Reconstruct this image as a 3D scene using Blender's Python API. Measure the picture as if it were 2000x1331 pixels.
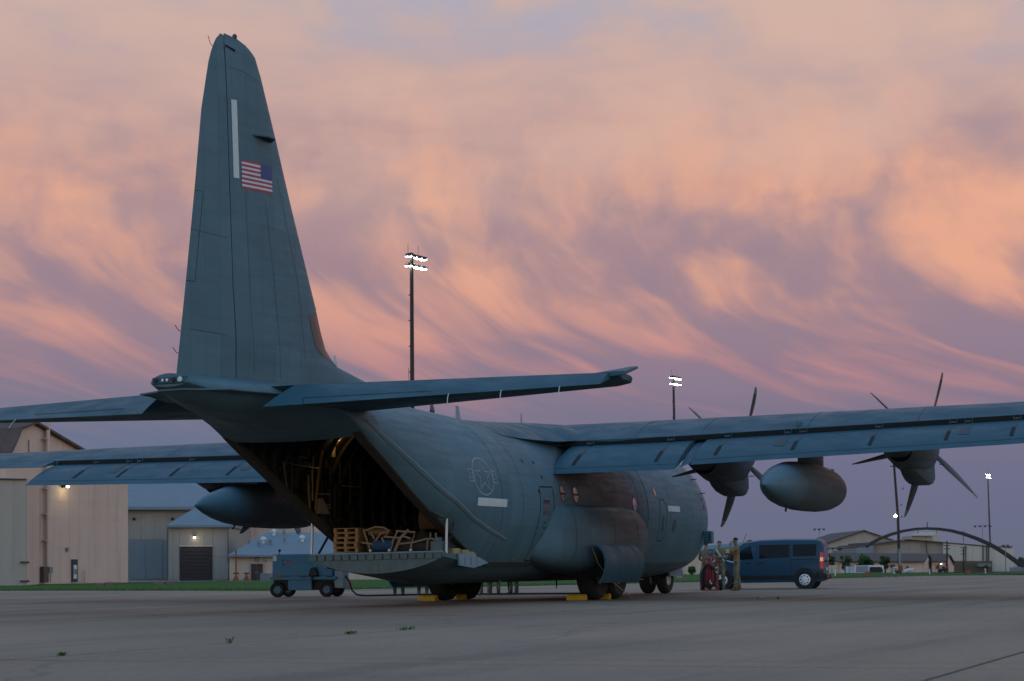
import bpy, bmesh, math, random
from mathutils import Vector, Matrix
R = math.radians
random.seed(7)
for o in list(bpy.data.objects): bpy.data.objects.remove(o)
S = bpy.context.scene
C = S.collection

# ------------------------------------------------------------------ camera
cd = bpy.data.cameras.new('camera'); cam = bpy.data.objects.new('camera', cd); C.objects.link(cam)
yaw, pit, rol = R(22.387), R(6.526), R(.601)
_d = Vector((math.cos(yaw)*math.cos(pit), math.sin(yaw)*math.cos(pit), math.sin(pit)))
_r = Vector((math.sin(yaw), -math.cos(yaw), 0)); _u = _r.cross(_d)
_r2 = _r*math.cos(rol) - _u*math.sin(rol); _u2 = _r*math.sin(rol) + _u*math.cos(rol)
CAM = Vector((-55.144, -20.593, .860))
cam.matrix_world = Matrix(((_r2.x, _u2.x, -_d.x, CAM.x), (_r2.y, _u2.y, -_d.y, CAM.y), (_r2.z, _u2.z, -_d.z, CAM.z), (0, 0, 0, 1)))
cd.sensor_width = 36; cd.lens = 70.0; cd.clip_start = .3; cd.clip_end = 6000
cd.dof.use_dof = True; cd.dof.focus_distance = 47; cd.dof.aperture_fstop = 3.2
S.camera = cam

# ------------------------------------------------------------------ view
S.view_settings.view_transform = 'Standard'; S.view_settings.look = 'None'
S.view_settings.exposure = 0; S.view_settings.gamma = 1; S.view_settings.use_curve_mapping = False

# ------------------------------------------------------------------ sky: dusk, pink cloud sheet over a Nishita sky
w = bpy.data.worlds.new('World'); S.world = w; w.use_nodes = True
nt = w.node_tree; nt.nodes.clear()
def N(t, **k):
    n = nt.nodes.new(t)
    for a, b in k.items(): setattr(n, a, b)
    return n
def L(a, b): nt.links.new(a, b)
def M(op, a, b=None, c=None, clamp=False):
    n = N('ShaderNodeMath', operation=op, use_clamp=clamp)
    for i, v in enumerate((a, b, c)):
        if v is None: continue
        if isinstance(v, (int, float)): n.inputs[i].default_value = v
        else: L(v, n.inputs[i])
    return n.outputs[0]
def ramp(fac, stops, mode='EASE'):
    n = N('ShaderNodeValToRGB'); cr = n.color_ramp; cr.interpolation = mode
    while len(cr.elements) < len(stops): cr.elements.new(.5)
    for e, (p, c) in zip(cr.elements, stops): e.position = p; e.color = (*c, 1)
    L(fac, n.inputs[0]); return n.outputs[0]
def mix(f, a, b, mode='MIX'):
    n = N('ShaderNodeMix', data_type='RGBA', blend_type=mode); n.clamp_factor = True
    for s, v in ((0, f), (6, a), (7, b)):
        if isinstance(v, (int, float)): n.inputs[s].default_value = v
        elif isinstance(v, tuple): n.inputs[s].default_value = (*v, 1)
        else: L(v, n.inputs[s])
    return n.outputs[2]
def noise(vec, scale, detail=4, rough=.5, dist=0.):
    n = N('ShaderNodeTexNoise'); n.inputs['Scale'].default_value = scale; n.inputs['Detail'].default_value = detail
    n.inputs['Roughness'].default_value = rough; n.inputs['Distortion'].default_value = dist; L(vec, n.inputs['Vector']); return n
def vscale(v, s, off=(0, 0, 0), rot=(0, 0, 0)):
    n = N('ShaderNodeMapping'); n.inputs['Scale'].default_value = s; n.inputs['Location'].default_value = off; n.inputs['Rotation'].default_value = rot
    L(v, n.inputs[0]); return n.outputs[0]
def vadd(a, b, k):
    m = N('ShaderNodeVectorMath', operation='SUBTRACT'); L(b, m.inputs[0]); m.inputs[1].default_value = (.5, .5, .5)
    s = N('ShaderNodeVectorMath', operation='SCALE'); L(m.outputs[0], s.inputs[0]); s.inputs['Scale'].default_value = k
    q = N('ShaderNodeVectorMath', operation='ADD'); L(a, q.inputs[0]); L(s.outputs[0], q.inputs[1]); return q.outputs[0]
def sstep(v, a, b): 
    n = N('ShaderNodeMapRange', interpolation_type='SMOOTHSTEP'); L(v, n.inputs[0]); n.inputs[1].default_value = a; n.inputs[2].default_value = b
    return n.outputs[0]
tc = N('ShaderNodeTexCoord'); D0 = tc.outputs['Generated']
rotv = N('ShaderNodeVectorRotate', rotation_type='Z_AXIS'); L(D0, rotv.inputs[0]); rotv.inputs['Angle'].default_value = -yaw
D = rotv.outputs[0]                       # x along the view, y to the left, z up
sp = N('ShaderNodeSeparateXYZ'); L(D, sp.inputs[0])
DX, DY, EL = sp.outputs[0], sp.outputs[1], sp.outputs[2]
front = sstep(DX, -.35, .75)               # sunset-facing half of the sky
side = sstep(DY, .35, -.35)                # brighter to the right, nearer the set sun
clear = N('ShaderNodeTexSky', sky_type='NISHITA'); clear.sun_disc = False
clear.sun_elevation = R(1.5); clear.sun_rotation = R(90) - yaw + R(140); clear.altitude = 300; clear.ozone_density = 2.0
# smooth air colour by elevation
up = ramp(EL, [(0, (.128, .150, .222)), (.045, (.155, .160, .255)), (.075, (.195, .175, .258)), (.10, (.275, .195, .258)), (.13, (.385, .24, .265)),
     (.19, (.52, .31, .29)), (.28, (.57, .43, .41)), (.42, (.55, .66, .85)), (.7, (.34, .78, 1.28))], 'LINEAR')
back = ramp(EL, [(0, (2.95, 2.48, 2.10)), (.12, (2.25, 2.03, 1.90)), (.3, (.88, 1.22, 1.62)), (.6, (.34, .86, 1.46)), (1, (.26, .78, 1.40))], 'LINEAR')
lowl = mix(sstep(DY, -.12, .16), (1.02, .99, 1.0), (.78, 1.0, 1.03))
up = mix(sstep(EL, .14, .05), up, mix(1.0, up, lowl, 'MULTIPLY'))
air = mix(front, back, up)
air = mix(M('MULTIPLY', .15, sstep(EL, .12, .5)), air, mix(1.0, clear.outputs[0], (.12, .12, .12), 'MULTIPLY'))
# warped coordinates: right, up
wp = noise(vscale(D, (1, 5, 7), (3.1, .4, 0)), 1.0, 2, .5)
P1 = vadd(D, wp.outputs['Color'], .05)
s1 = N('ShaderNodeSeparateXYZ'); L(P1, s1.inputs[0])
RX, EY = M('MULTIPLY', s1.outputs[1], -1.), s1.outputs[2]
# fall streaks: curtains hanging from the cloud base whose tails trail off to the right
drop = M('MAXIMUM', 0., M('SUBTRACT', .195, EY))
ush = M('SUBTRACT', RX, M('MULTIPLY', M('MULTIPLY', M('MULTIPLY', drop, drop), drop), 95.))
cv = N('ShaderNodeCombineXYZ'); L(ush, cv.inputs[0]); L(EY, cv.inputs[1])
w2 = noise(vscale(cv.outputs[0], (18, 22, 1), (1.7, .3, 0)), 1.0, 2, .5)
cvw = vadd(cv.outputs[0], w2.outputs['Color'], .034)
fall = noise(vscale(cvw, (20, 15, 1), (4.2, 1.1, 0)), 1.0, 4, .5, .0).outputs[0]
fine = noise(vscale(cvw, (60, 34, 1), (.9, 6.2, 0)), 1.0, 4, .55).outputs[0]
big = noise(vscale(P1, (1, 5.5, 11), (0, .9, .35)), 1.0, 3, .5).outputs[0]
puff = noise(vscale(cvw, (26, 30, 1), (7.7, 2.2, 0)), 1.0, 3, .5).outputs[0]
c1 = M('ADD', M('ADD', M('MULTIPLY', fall, .42), M('MULTIPLY', puff, .16)), M('ADD', M('MULTIPLY', big, .32), M('MULTIPLY', fine, .10)))
band = M('MULTIPLY', sstep(EL, .055, .12), sstep(EL, .265, .175))
lit = M('MULTIPLY', sstep(c1, .45, .605), band)
litb = M('MULTIPLY', lit, M('ADD', .75, M('MULTIPLY', side, .25)))
hot = mix(sstep(EL, .09, .15), (.66, .29, .26), (.85, .415, .27))
shade = M('MULTIPLY', sstep(c1, .52, .40), M('MULTIPLY', sstep(EL, .065, .105), sstep(EL, .25, .17)))
cl = mix(M('MULTIPLY', shade, .60), air, (.27, .21, .285))
cl = mix(M('MULTIPLY', litb, .90), cl, hot)
# soft upper sheet: cream, mauve undersides, blue gaps at the very top
hi = noise(vscale(P1, (1, 5, 14), (.2, 2.3, .8)), 1.0, 5, .55).outputs[0]
hi2 = noise(vscale(P1, (1, 16, 34), (.2, 1.3, .5)), 1.0, 4, .55).outputs[0]
his = M('ADD', M('MULTIPLY', hi, .8), M('MULTIPLY', hi2, .2))
cream = M('MULTIPLY', sstep(his, .42, .64), sstep(EL, .14, .23))
cl = mix(M('MULTIPLY', cream, .62), cl, (.72, .47, .375))
mauve = M('MULTIPLY', sstep(his, .50, .36), M('MULTIPLY', sstep(EL, .15, .19), sstep(EL, .27, .22)))
cl = mix(M('MULTIPLY', mauve, .50), cl, (.36, .27, .31))
gap = M('MULTIPLY', sstep(M('ADD', his, M('MULTIPLY', DY, .16)), .53, .40), sstep(EL, .215, .29))
cl = mix(M('MULTIPLY', gap, .78), cl, (.37, .40, .52))
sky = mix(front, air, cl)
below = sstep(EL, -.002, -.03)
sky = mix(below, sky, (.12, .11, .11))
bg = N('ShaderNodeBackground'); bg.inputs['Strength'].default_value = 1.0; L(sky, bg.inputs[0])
out = N('ShaderNodeOutputWorld'); L(bg.outputs[0], out.inputs[0])

# the sun has just gone down behind and to the right of the camera: only a faint, very soft warm light is left
sl = bpy.data.lights.new('sun', 'SUN'); sl.energy = .05; sl.angle = R(30); sl.color = (1, .72, .55)
so = bpy.data.objects.new('sun', sl); C.objects.link(so)
so.rotation_euler = Vector((-math.cos(yaw - R(140)), -math.sin(yaw - R(140)), -.12)).to_track_quat('-Z', 'Y').to_euler()


# ================================================================== helpers
def link(o, parent=None):
    C.objects.link(o)
    if parent is not None: o.parent = parent
    return o
def tag(o, label=None, cat=None, group=None, kind=None):
    if label: o['label'] = label
    if cat: o['category'] = cat
    if group: o['group'] = group
    if kind: o['kind'] = kind
    return o
def empty(name, loc=(0, 0, 0), rz=0., label=None, cat=None, group=None):
    o = bpy.data.objects.new(name, None); o.location = loc; o.rotation_euler = (0, 0, rz); o.empty_display_size = .2
    C.objects.link(o); return tag(o, label, cat, group)
class MB:
    """collects shapes, builds one mesh object"""
    def __init__(s): s.v = []; s.f = []; s.m = []
    def add(s, V, F, m=0, T=None):
        k = len(s.v)
        s.v += [tuple(T @ Vector(p)) if T is not None else tuple(p) for p in V]
        s.f += [tuple(i + k for i in f) for f in F]; s.m += [m]*len(F); return s
    def box(s, c, d, m=0, T=None, top=(1, 1)):
        x, y, z = c; a, b, h = d[0]/2, d[1]/2, d[2]/2; p, q = top
        V = [(x-a, y-b, z-h), (x+a, y-b, z-h), (x+a, y+b, z-h), (x-a, y+b, z-h), (x-a*p, y-b*q, z+h), (x+a*p, y-b*q, z+h), (x+a*p, y+b*q, z+h), (x-a*p, y+b*q, z+h)]
        return s.add(V, [(0, 3, 2, 1), (4, 5, 6, 7), (0, 1, 5, 4), (1, 2, 6, 5), (2, 3, 7, 6), (3, 0, 4, 7)], m, T)
    def b2(s, lo, hi, m=0, T=None):
        return s.box([(a+b)/2 for a, b in zip(lo, hi)], [abs(b-a) for a, b in zip(lo, hi)], m, T)
    def loft(s, rings, m=0, caps=(True, True), closed=True, T=None):
        n = len(rings[0]); V = [p for r in rings for p in r]; F = []
        for i in range(len(rings)-1):
            for j in range(n if closed else n-1):
                k = (j+1) % n; F.append((i*n+j, i*n+k, (i+1)*n+k, (i+1)*n+j))
        if caps[0]: F.append(tuple(range(n-1, -1, -1)))
        if caps[1]: F.append(tuple((len(rings)-1)*n+j for j in range(n)))
        return s.add(V, F, m, T)
    def tube(s, pts, r, n=8, m=0, caps=(True, True), T=None):
        pts = [Vector(p) for p in pts]; rr = r if isinstance(r, (list, tuple)) else [r]*len(pts); rings = []; prev = None
        for i, p in enumerate(pts):
            d = (pts[min(i+1, len(pts)-1)] - pts[max(i-1, 0)]).normalized()
            if prev is None: a = d.orthogonal().normalized()
            else: a = (prev - d*prev.dot(d)).normalized()
            prev = a; b = d.cross(a)
            rings.append([tuple(p + (a*math.cos(t) + b*math.sin(t))*rr[i]) for t in [2*math.pi*j/n for j in range(n)]])
        return s.loft(rings, m, caps, T=T)
    def lathe(s, prof, n=20, m=0, T=None, caps=(True, True)):      # prof: (radius, z) list round z
        return s.loft([[(r*math.cos(2*math.pi*j/n), r*math.sin(2*math.pi*j/n), z) for j in range(n)] for r, z in prof], m, caps, T=T)
    def prism(s, poly, axis, a, b, m=0, T=None):                    # extrude a polygon along axis (0,1,2) between a and b
        def put(p, h): q = list(p); q.insert(axis, h); return tuple(q)
        n = len(poly); V = [put(p, a) for p in poly] + [put(p, b) for p in poly]
        F = [tuple(range(n-1, -1, -1)), tuple(range(n, 2*n))] + [(j, (j+1) % n, n+(j+1) % n, n+j) for j in range(n)]
        return s.add(V, F, m, T)
    def build(s, name, mats, parent=None, smooth=None, loc=None, rot=None, bevel=None, kind=None, label=None):
        me = bpy.data.meshes.new(name); me.from_pydata(s.v, [], s.f)
        if not isinstance(mats, (list, tuple)): mats = [mats]
        for x in mats: me.materials.append(x)
        if len(mats) > 1: me.polygons.foreach_set('material_index', s.m)
        bm = bmesh.new(); bm.from_mesh(me); bmesh.ops.recalc_face_normals(bm, faces=bm.faces)
        if bevel:
            es = [e for e in bm.edges if len(e.link_faces) == 2 and e.calc_face_angle(0) > R(35)]
            bmesh.ops.bevel(bm, geom=es, offset=bevel, segments=2, profile=.6, affect='EDGES')
        bm.to_mesh(me); bm.free(); me.update()
        if smooth:
            me.polygons.foreach_set('use_smooth', [True]*len(me.polygons)); me.set_sharp_from_angle(angle=R(smooth))
        o = bpy.data.objects.new(name, me)
        if loc is not None: o.location = loc
        if rot is not None: o.rotation_euler = rot
        if kind: o['kind'] = kind
        if label: o['label'] = label
        return link(o, parent)
def copy_tree(o, parent=None):
    c = o.copy(); C.objects.link(c); c.parent = parent
    for ch in list(o.children): copy_tree(ch, c)
    return c
def lerp(tab, x):
    if x <= tab[0][0]: return tab[0][1]
    for (a, p), (b, q) in zip(tab, tab[1:]):
        if x <= b: return p + (q-p)*(x-a)/(b-a)
    return tab[-1][1]
def sml(tab, x):                                                    # smooth (cosine-free monotone) table lookup: average of lerps
    h = .25; return (lerp(tab, x-h) + 2*lerp(tab, x) + lerp(tab, x+h))/4
MAT = {}; ALB = .56
def mat(name, col, rough=.6, metal=0., var=.12, scale=3., bump=0., bscale=30., spec=.22, emit=None, estr=1., coat=0., extra=None, stretch=(1, 1, 1), coords='Object'):
    m = bpy.data.materials.new(name); m.use_nodes = True; t = m.node_tree; b = t.nodes['Principled BSDF']
    b.inputs['Roughness'].default_value = rough; b.inputs['Metallic'].default_value = metal; b.inputs['Specular IOR Level'].default_value = spec
    b.inputs['Coat Weight'].default_value = coat
    tcn = t.nodes.new('ShaderNodeTexCoord'); mp = t.nodes.new('ShaderNodeMapping'); mp.inputs['Scale'].default_value = stretch
    t.links.new(tcn.outputs[coords], mp.inputs[0])
    n = t.nodes.new('ShaderNodeTexNoise'); n.inputs['Scale'].default_value = scale; n.inputs['Detail'].default_value = 6; n.inputs['Roughness'].default_value = .6
    t.links.new(mp.outputs[0], n.inputs['Vector'])
    mr = t.nodes.new('ShaderNodeMapRange'); mr.inputs[1].default_value = .25; mr.inputs[2].default_value = .75; mr.inputs[3].default_value = 1-var; mr.inputs[4].default_value = 1+var
    t.links.new(n.outputs[0], mr.inputs[0])
    mx = t.nodes.new('ShaderNodeMix'); mx.data_type = 'RGBA'; mx.blend_type = 'MULTIPLY'; mx.inputs[0].default_value = 1; mx.inputs[6].default_value = (*col, 1)
    t.links.new(mr.outputs[0], mx.inputs[7]); t.links.new(mx.outputs[2], b.inputs['Base Color'])
    if bump:
        n2 = t.nodes.new('ShaderNodeTexNoise'); n2.inputs['Scale'].default_value = bscale; n2.inputs['Detail'].default_value = 4; t.links.new(tcn.outputs[coords], n2.inputs['Vector'])
        bp = t.nodes.new('ShaderNodeBump'); bp.inputs['Strength'].default_value = bump; bp.inputs['Distance'].default_value = .02
        t.links.new(n2.outputs[0], bp.inputs['Height']); t.links.new(bp.outputs[0], b.inputs['Normal'])
    if emit: b.inputs['Emission Color'].default_value = (*emit, 1); b.inputs['Emission Strength'].default_value = estr
    if extra: extra(t, b, tcn, mx)
    if not metal and not emit:                                     # bring every reflectance down to its real level
        l = b.inputs['Base Color'].links[0]; src = l.from_socket; t.links.remove(l); t.links.new(tmix(t, 1., src, (ALB, ALB, ALB), 'MULTIPLY'), b.inputs['Base Color'])
    MAT[name] = m; return m
def tn(t, kind, **k):
    n = t.nodes.new(kind)
    for a, v in k.items(): setattr(n, a, v)
    return n
def tmath(t, op, a, b=None, c=None):
    n = tn(t, 'ShaderNodeMath', operation=op)
    for i, v in enumerate((a, b, c)):
        if v is None: continue
        if isinstance(v, (int, float)): n.inputs[i].default_value = v
        else: t.links.new(v, n.inputs[i])
    return n.outputs[0]
def tmap(t, v, a, b, c=0., d=1., smooth=True):
    n = tn(t, 'ShaderNodeMapRange', interpolation_type='SMOOTHSTEP' if smooth else 'LINEAR'); t.links.new(v, n.inputs[0])
    for i, q in enumerate((a, b, c, d)): n.inputs[i+1].default_value = q
    return n.outputs[0]
def tmix(t, f, a, b, mode='MIX'):
    n = tn(t, 'ShaderNodeMix', data_type='RGBA', blend_type=mode)
    for s, v in ((0, f), (6, a), (7, b)):
        if isinstance(v, (int, float)): n.inputs[s].default_value = v
        elif isinstance(v, tuple): n.inputs[s].default_value = (*v, 1)
        else: t.links.new(v, n.inputs[s])
    return n.outputs[2]
def tnoise(t, vec, scale, detail=4, rough=.55):
    n = tn(t, 'ShaderNodeTexNoise'); n.inputs['Scale'].default_value = scale; n.inputs['Detail'].default_value = detail; n.inputs['Roughness'].default_value = rough
    if vec is not None: t.links.new(vec, n.inputs['Vector'])
    return n.outputs[0]
def at(px, depth, z=None):
    """ground point seen at photo column px (of 2000) and distance depth along the view"""
    u = (px-1000)/3889*depth; f = Vector((math.cos(yaw), math.sin(yaw), 0)); r = Vector((math.sin(yaw), -math.cos(yaw), 0))
    p = Vector((CAM.x, CAM.y, 0)) + f*depth*1.0 + r*u
    p.z = gz(p.x) if z is None else z; return p
def gz(x): return -.0035*max(0., x-95)

# ------------------------------------------------------------------ materials
def paint_extra(t, b, tcn, mx):
    sx = tn(t, 'ShaderNodeSeparateXYZ'); t.links.new(tcn.outputs['Object'], sx.inputs[0]); x, y, z = sx.outputs
    f = tmath(t, 'PINGPONG', tmath(t, 'ADD', x, 40.), .255)                     # frame seams about every half metre
    seam = tmap(t, f, .012, .002)
    g = tmath(t, 'PINGPONG', tmath(t, 'ADD', z, 40.3), .62); seam2 = tmap(t, g, .008, .002)
    sm = tmath(t, 'MAXIMUM', tmath(t, 'MULTIPLY', seam, .32), tmath(t, 'MULTIPLY', seam2, .16))
    st = tn(t, 'ShaderNodeMapping'); st.inputs['Scale'].default_value = (.5, 1.5, 6); t.links.new(tcn.outputs['Object'], st.inputs[0])
    blot = tnoise(t, st.outputs[0], 1.3, 6, .65)
    c = tmix(t, tmath(t, 'MULTIPLY', tmap(t, blot, .45, .75), .15), mx.outputs[2], (.08, .115, .13))
    cell = tn(t, 'ShaderNodeCombineXYZ'); t.links.new(tmath(t, 'FLOOR', tmath(t, 'DIVIDE', tmath(t, 'ADD', x, 40.), 1.02)), cell.inputs[0]); t.links.new(tmath(t, 'FLOOR', tmath(t, 'DIVIDE', tmath(t, 'ADD', z, 40.3), 1.24)), cell.inputs[1])
    wn = tn(t, 'ShaderNodeTexWhiteNoise', noise_dimensions='2D'); t.links.new(cell.outputs[0], wn.inputs['Vector'])
    pv = tmap(t, wn.outputs[0], 0., 1., .92, 1.08, False); pc = tn(t, 'ShaderNodeCombineXYZ'); [t.links.new(pv, q) for q in pc.inputs]
    c = tmix(t, 1., c, pc.outputs[0], 'MULTIPLY')
    wv = tn(t, 'ShaderNodeMapping'); wv.inputs['Scale'].default_value = (2.0, .6, .8); t.links.new(tcn.outputs['Object'], wv.inputs[0]); bp = tn(t, 'ShaderNodeBump'); bp.inputs['Strength'].default_value = .35; bp.inputs['Distance'].default_value = .03; t.links.new(tnoise(t, wv.outputs[0], 1.6, 2, .5), bp.inputs['Height']); t.links.new(bp.outputs[0], b.inputs['Normal'])
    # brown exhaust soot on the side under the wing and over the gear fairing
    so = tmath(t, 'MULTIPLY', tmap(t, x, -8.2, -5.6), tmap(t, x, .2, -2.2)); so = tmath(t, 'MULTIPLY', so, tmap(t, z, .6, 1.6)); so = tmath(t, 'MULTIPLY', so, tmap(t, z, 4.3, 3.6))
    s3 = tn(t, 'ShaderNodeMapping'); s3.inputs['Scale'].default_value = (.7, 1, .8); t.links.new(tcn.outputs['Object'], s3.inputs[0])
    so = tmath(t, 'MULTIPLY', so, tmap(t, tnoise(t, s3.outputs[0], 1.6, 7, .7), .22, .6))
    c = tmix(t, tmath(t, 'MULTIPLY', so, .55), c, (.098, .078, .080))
    c = tmix(t, sm, c, (.03, .033, .036)); t.links.new(c, b.inputs['Base Color'])
    t.links.new(tmap(t, blot, .3, .7, .42, .6), b.inputs['Roughness'])
mat('paint', (.086, .163, .200), .5, var=.08, scale=1.2, spec=.12, extra=paint_extra)
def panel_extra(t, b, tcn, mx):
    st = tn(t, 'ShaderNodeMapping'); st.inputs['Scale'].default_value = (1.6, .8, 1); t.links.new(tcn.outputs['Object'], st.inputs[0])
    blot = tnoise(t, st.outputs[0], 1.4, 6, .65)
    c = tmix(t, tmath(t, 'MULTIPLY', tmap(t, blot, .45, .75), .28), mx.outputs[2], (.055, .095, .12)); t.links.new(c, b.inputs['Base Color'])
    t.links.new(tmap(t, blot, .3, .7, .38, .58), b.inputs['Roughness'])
mat('paint_sky_tone', (.032, .098, .135), .45, var=.07, scale=1.0, spec=.10, extra=panel_extra)  # same grey as the fuselage, toned darker and bluer to stand for sky light
mat('decal_grey', (.27, .32, .35), .6, var=.06)
mat('line_dark', (.014, .016, .018), .8)
mat('seam', (.075, .088, .096), .8)
mat('white_strip', (.58, .63, .60), .5, var=.1, scale=8)
mat('flag_red', (.40, .04, .065), .5); mat('flag_white', (.60, .60, .64), .5); mat('flag_blue', (.008, .035, .18), .5)
mat('boot_brown', (.055, .045, .045), .35, var=.3, scale=5)
mat('dark_gap', (.008, .008, .009), .9)
mat('track', (.045, .07, .085), .6)
mat('blade', (.035, .042, .047), .45); mat('blade_tip', (.12, .14, .15), .45)
mat('tyre', (.018, .018, .019), .85, bump=.2); mat('rim', (.45, .46, .46), .5); mat('rim_blue', (.09, .16, .21), .5)
mat('chrome', (.13, .145, .16), .3, 1.); mat('steel', (.25, .26, .27), .4, .8)
mat('glass_mirror', (.17, .175, .19), .2, 1., var=.02)
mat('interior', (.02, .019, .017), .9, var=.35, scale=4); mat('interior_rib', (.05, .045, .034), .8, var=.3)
mat('liner_tan', (.12, .085, .05), .85)
mat('hose_orange', (.30, .13, .03), .6); mat('cream_box', (.30, .25, .17), .6)
mat('ramp_grey', (.085, .14, .16), .55, var=.2, scale=6); mat('ramp_light', (.18, .27, .32), .5)
mat('wood', (.30, .175, .075), .75, var=.3, scale=9); mat('strap', (.26, .19, .12), .85, var=.2); mat('tarp_black', (.012, .013, .016), .6, bump=.6, bscale=6); mat('cloth_blue', (.02, .07, .16), .8); mat('bag_brown', (.16, .09, .04), .8)
mat('yellow', (.48, .28, .012), .6, var=.2, scale=10); mat('yellow_pad', (.33, .29, .13), .7)
mat('black', (.012, .012, .013), .6); mat('rubber', (.014, .014, .015), .7)

# ================================================================== ground
def apron_extra(t, b, tcn, mx):
    v = tcn.outputs['Object']
    big = tnoise(t, v, .09, 5, .6); s = tn(t, 'ShaderNodeMapping'); s.inputs['Scale'].default_value = (.05, .5, 1); t.links.new(v, s.inputs[0])
    streak = tnoise(t, s.outputs[0], 1.0, 6, .6); s2 = tn(t, 'ShaderNodeMapping'); s2.inputs['Scale'].default_value = (.6, .12, 1); t.links.new(v, s2.inputs[0])
    streak2 = tnoise(t, s2.outputs[0], 1.0, 5, .6)
    grain = tnoise(t, v, 9., 3, .7); grit = tnoise(t, v, 38., 2, .8)
    c = tmix(t, tmap(t, big, .35, .68), (.385, .250, .178), (.290, .198, .150))
    c = tmix(t, tmath(t, 'MULTIPLY', tmap(t, streak, .5, .75), .45), c, (.125, .10, .085))
    c = tmix(t, tmath(t, 'MULTIPLY', tmap(t, streak2, .52, .78), .35), c, (.36, .262, .205))
    g = tmath(t, 'ADD', tmath(t, 'MULTIPLY', grain, .5), tmath(t, 'MULTIPLY', grit, .5))
    c = tmix(t, 1., c, tmix(t, tmap(t, g, .3, .7, smooth=False), (.68, .68, .68), (1.3, 1.28, 1.25)), 'MULTIPLY')
    s3 = tn(t, 'ShaderNodeMapping'); s3.inputs['Scale'].default_value = (.035, 1.3, 1); t.links.new(v, s3.inputs[0]); c = tmix(t, tmath(t, 'MULTIPLY', tmap(t, tnoise(t, s3.outputs[0], 1., 4, .6), .60, .74), .5), c, (.085, .075, .07))
    sp_ = tnoise(t, v, .55, 4, .5); c = tmix(t, tmath(t, 'MULTIPLY', tmap(t, sp_, .66, .78), .6), c, (.07, .062, .058))
    vo = tn(t, 'ShaderNodeTexVoronoi', feature='DISTANCE_TO_EDGE'); vo.inputs['Scale'].default_value = .11; wq = tn(t, 'ShaderNodeMix', data_type='VECTOR'); wq.inputs[0].default_value = .12; nz = tn(t, 'ShaderNodeTexNoise'); nz.inputs['Scale'].default_value = .8; t.links.new(v, nz.inputs['Vector']); ad = tn(t, 'ShaderNodeVectorMath', operation='MULTIPLY_ADD'); t.links.new(nz.outputs['Color'], ad.inputs[0]); ad.inputs[1].default_value = (1.4, 1.4, 0); t.links.new(v, ad.inputs[2]); t.links.new(ad.outputs[0], vo.inputs['Vector'])
    c = tmix(t, tmath(t, 'MULTIPLY', tmap(t, vo.outputs['Distance'], .006, .002), .3), c, (.06, .055, .052))
    t.links.new(c, b.inputs['Base Color']); t.links.new(tmap(t, streak, .3, .7, .62, .85), b.inputs['Roughness'])
mat('concrete', (.2, .19, .18), .75, bump=.25, bscale=45, extra=apron_extra, spec=.12)
mat('joint', (.035, .033, .032), .9)
def grass_extra(t, b, tcn, mx):
    v = tcn.outputs['Object']; n = tnoise(t, v, .12, 5, .65); n2 = tnoise(t, v, 3., 4, .7)
    c = tmix(t, tmap(t, n, .35, .7), (.045, .125, .022), (.075, .125, .032)); c = tmix(t, tmath(t, 'MULTIPLY', tmap(t, n2, .5, .8), .35), c, (.10, .095, .045)); t.links.new(c, b.inputs['Base Color'])
mat('grass', (.05, .09, .03), .95, spec=.05, bump=.6, bscale=4, extra=grass_extra)
mat('asphalt', (.075, .075, .078), .85, var=.25, scale=.4)
mat('pale_concrete', (.26, .25, .24), .85, var=.15, scale=.3)
g = MB(); xs = [-3000, -400, -60, 95, 200, 400, 900, 3000]
g.add([(x, y, gz(min(x, 900))-.03) for x in xs for y in (-3000, 3000)], [(2*i, 2*i+1, 2*i+3, 2*i+2) for i in range(len(xs)-1)])
tag(g.build('ground', MAT['concrete']), kind='structure')
# apron slabs: 9.3 m squares with sunk joints, laid along the aircraft
SX, SY, X0, Y0 = 9.2, 9.5, -38.4, -8.2
apron = tag(MB().add([(-200, -200, -.0045), (96, -200, -.0045), (96, 200, -.0045), (-200, 200, -.0045)], [(0, 1, 2, 3)]).build('apron', MAT['joint']), kind='structure')
sm = MB().b2((0, 0, -.010), (SX-.055, SY-.055, 0)); slab0 = None; ns = 0
def vis(x, y):
    for dx in (0, SX/2, SX):
        for dy in (0, SY/2, SY):
            v = Vector((x+dx, y+dy, 0))-CAM; d = v.dot(_d)
            if d > 1 and abs(v.dot(_r))/d < .30: return d
    return None
cells = []
for i in range(-6, 15):
    for j in range(-9, 14):
        x, y = X0+i*SX, Y0+j*SY
        d = vis(x, y)
        if d and d < 175 and x < 86: cells.append((d, x, y))
cells.sort()
for k, (d, x, y) in enumerate(cells):
    if slab0 is None:
        slab0 = sm.build('concrete_slab', MAT['concrete'], apron, loc=(x, y, 0)); o = slab0
    else: o = slab0.copy(); C.objects.link(o)
    o.location = (x+.0275, y+.0275, random.uniform(-.001, .002))
far = MB()
for i in range(-12, 15):
    for j in range(-16, 22):
        x, y = X0+i*SX, Y0+j*SY
        if not any(abs(x-c[1]) < .1 and abs(y-c[2]) < .1 for c in cells) and x < 90: far.b2((x+.0275, y+.0275, -.013), (x+SX-.0275, y+SY-.0275, -.001))
far.build('outlying_slabs', MAT['concrete'], apron, kind='stuff')
# slab concrete texture must not repeat per slab: use world position
for mm in ('concrete',):
    t = MAT[mm].node_tree; gm = t.nodes.new('ShaderNodeNewGeometry')
    for l in list(t.links):
        if l.from_node.type == 'TEX_COORD': ts = l.to_socket; t.links.remove(l); t.links.new(gm.outputs['Position'], ts)
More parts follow.
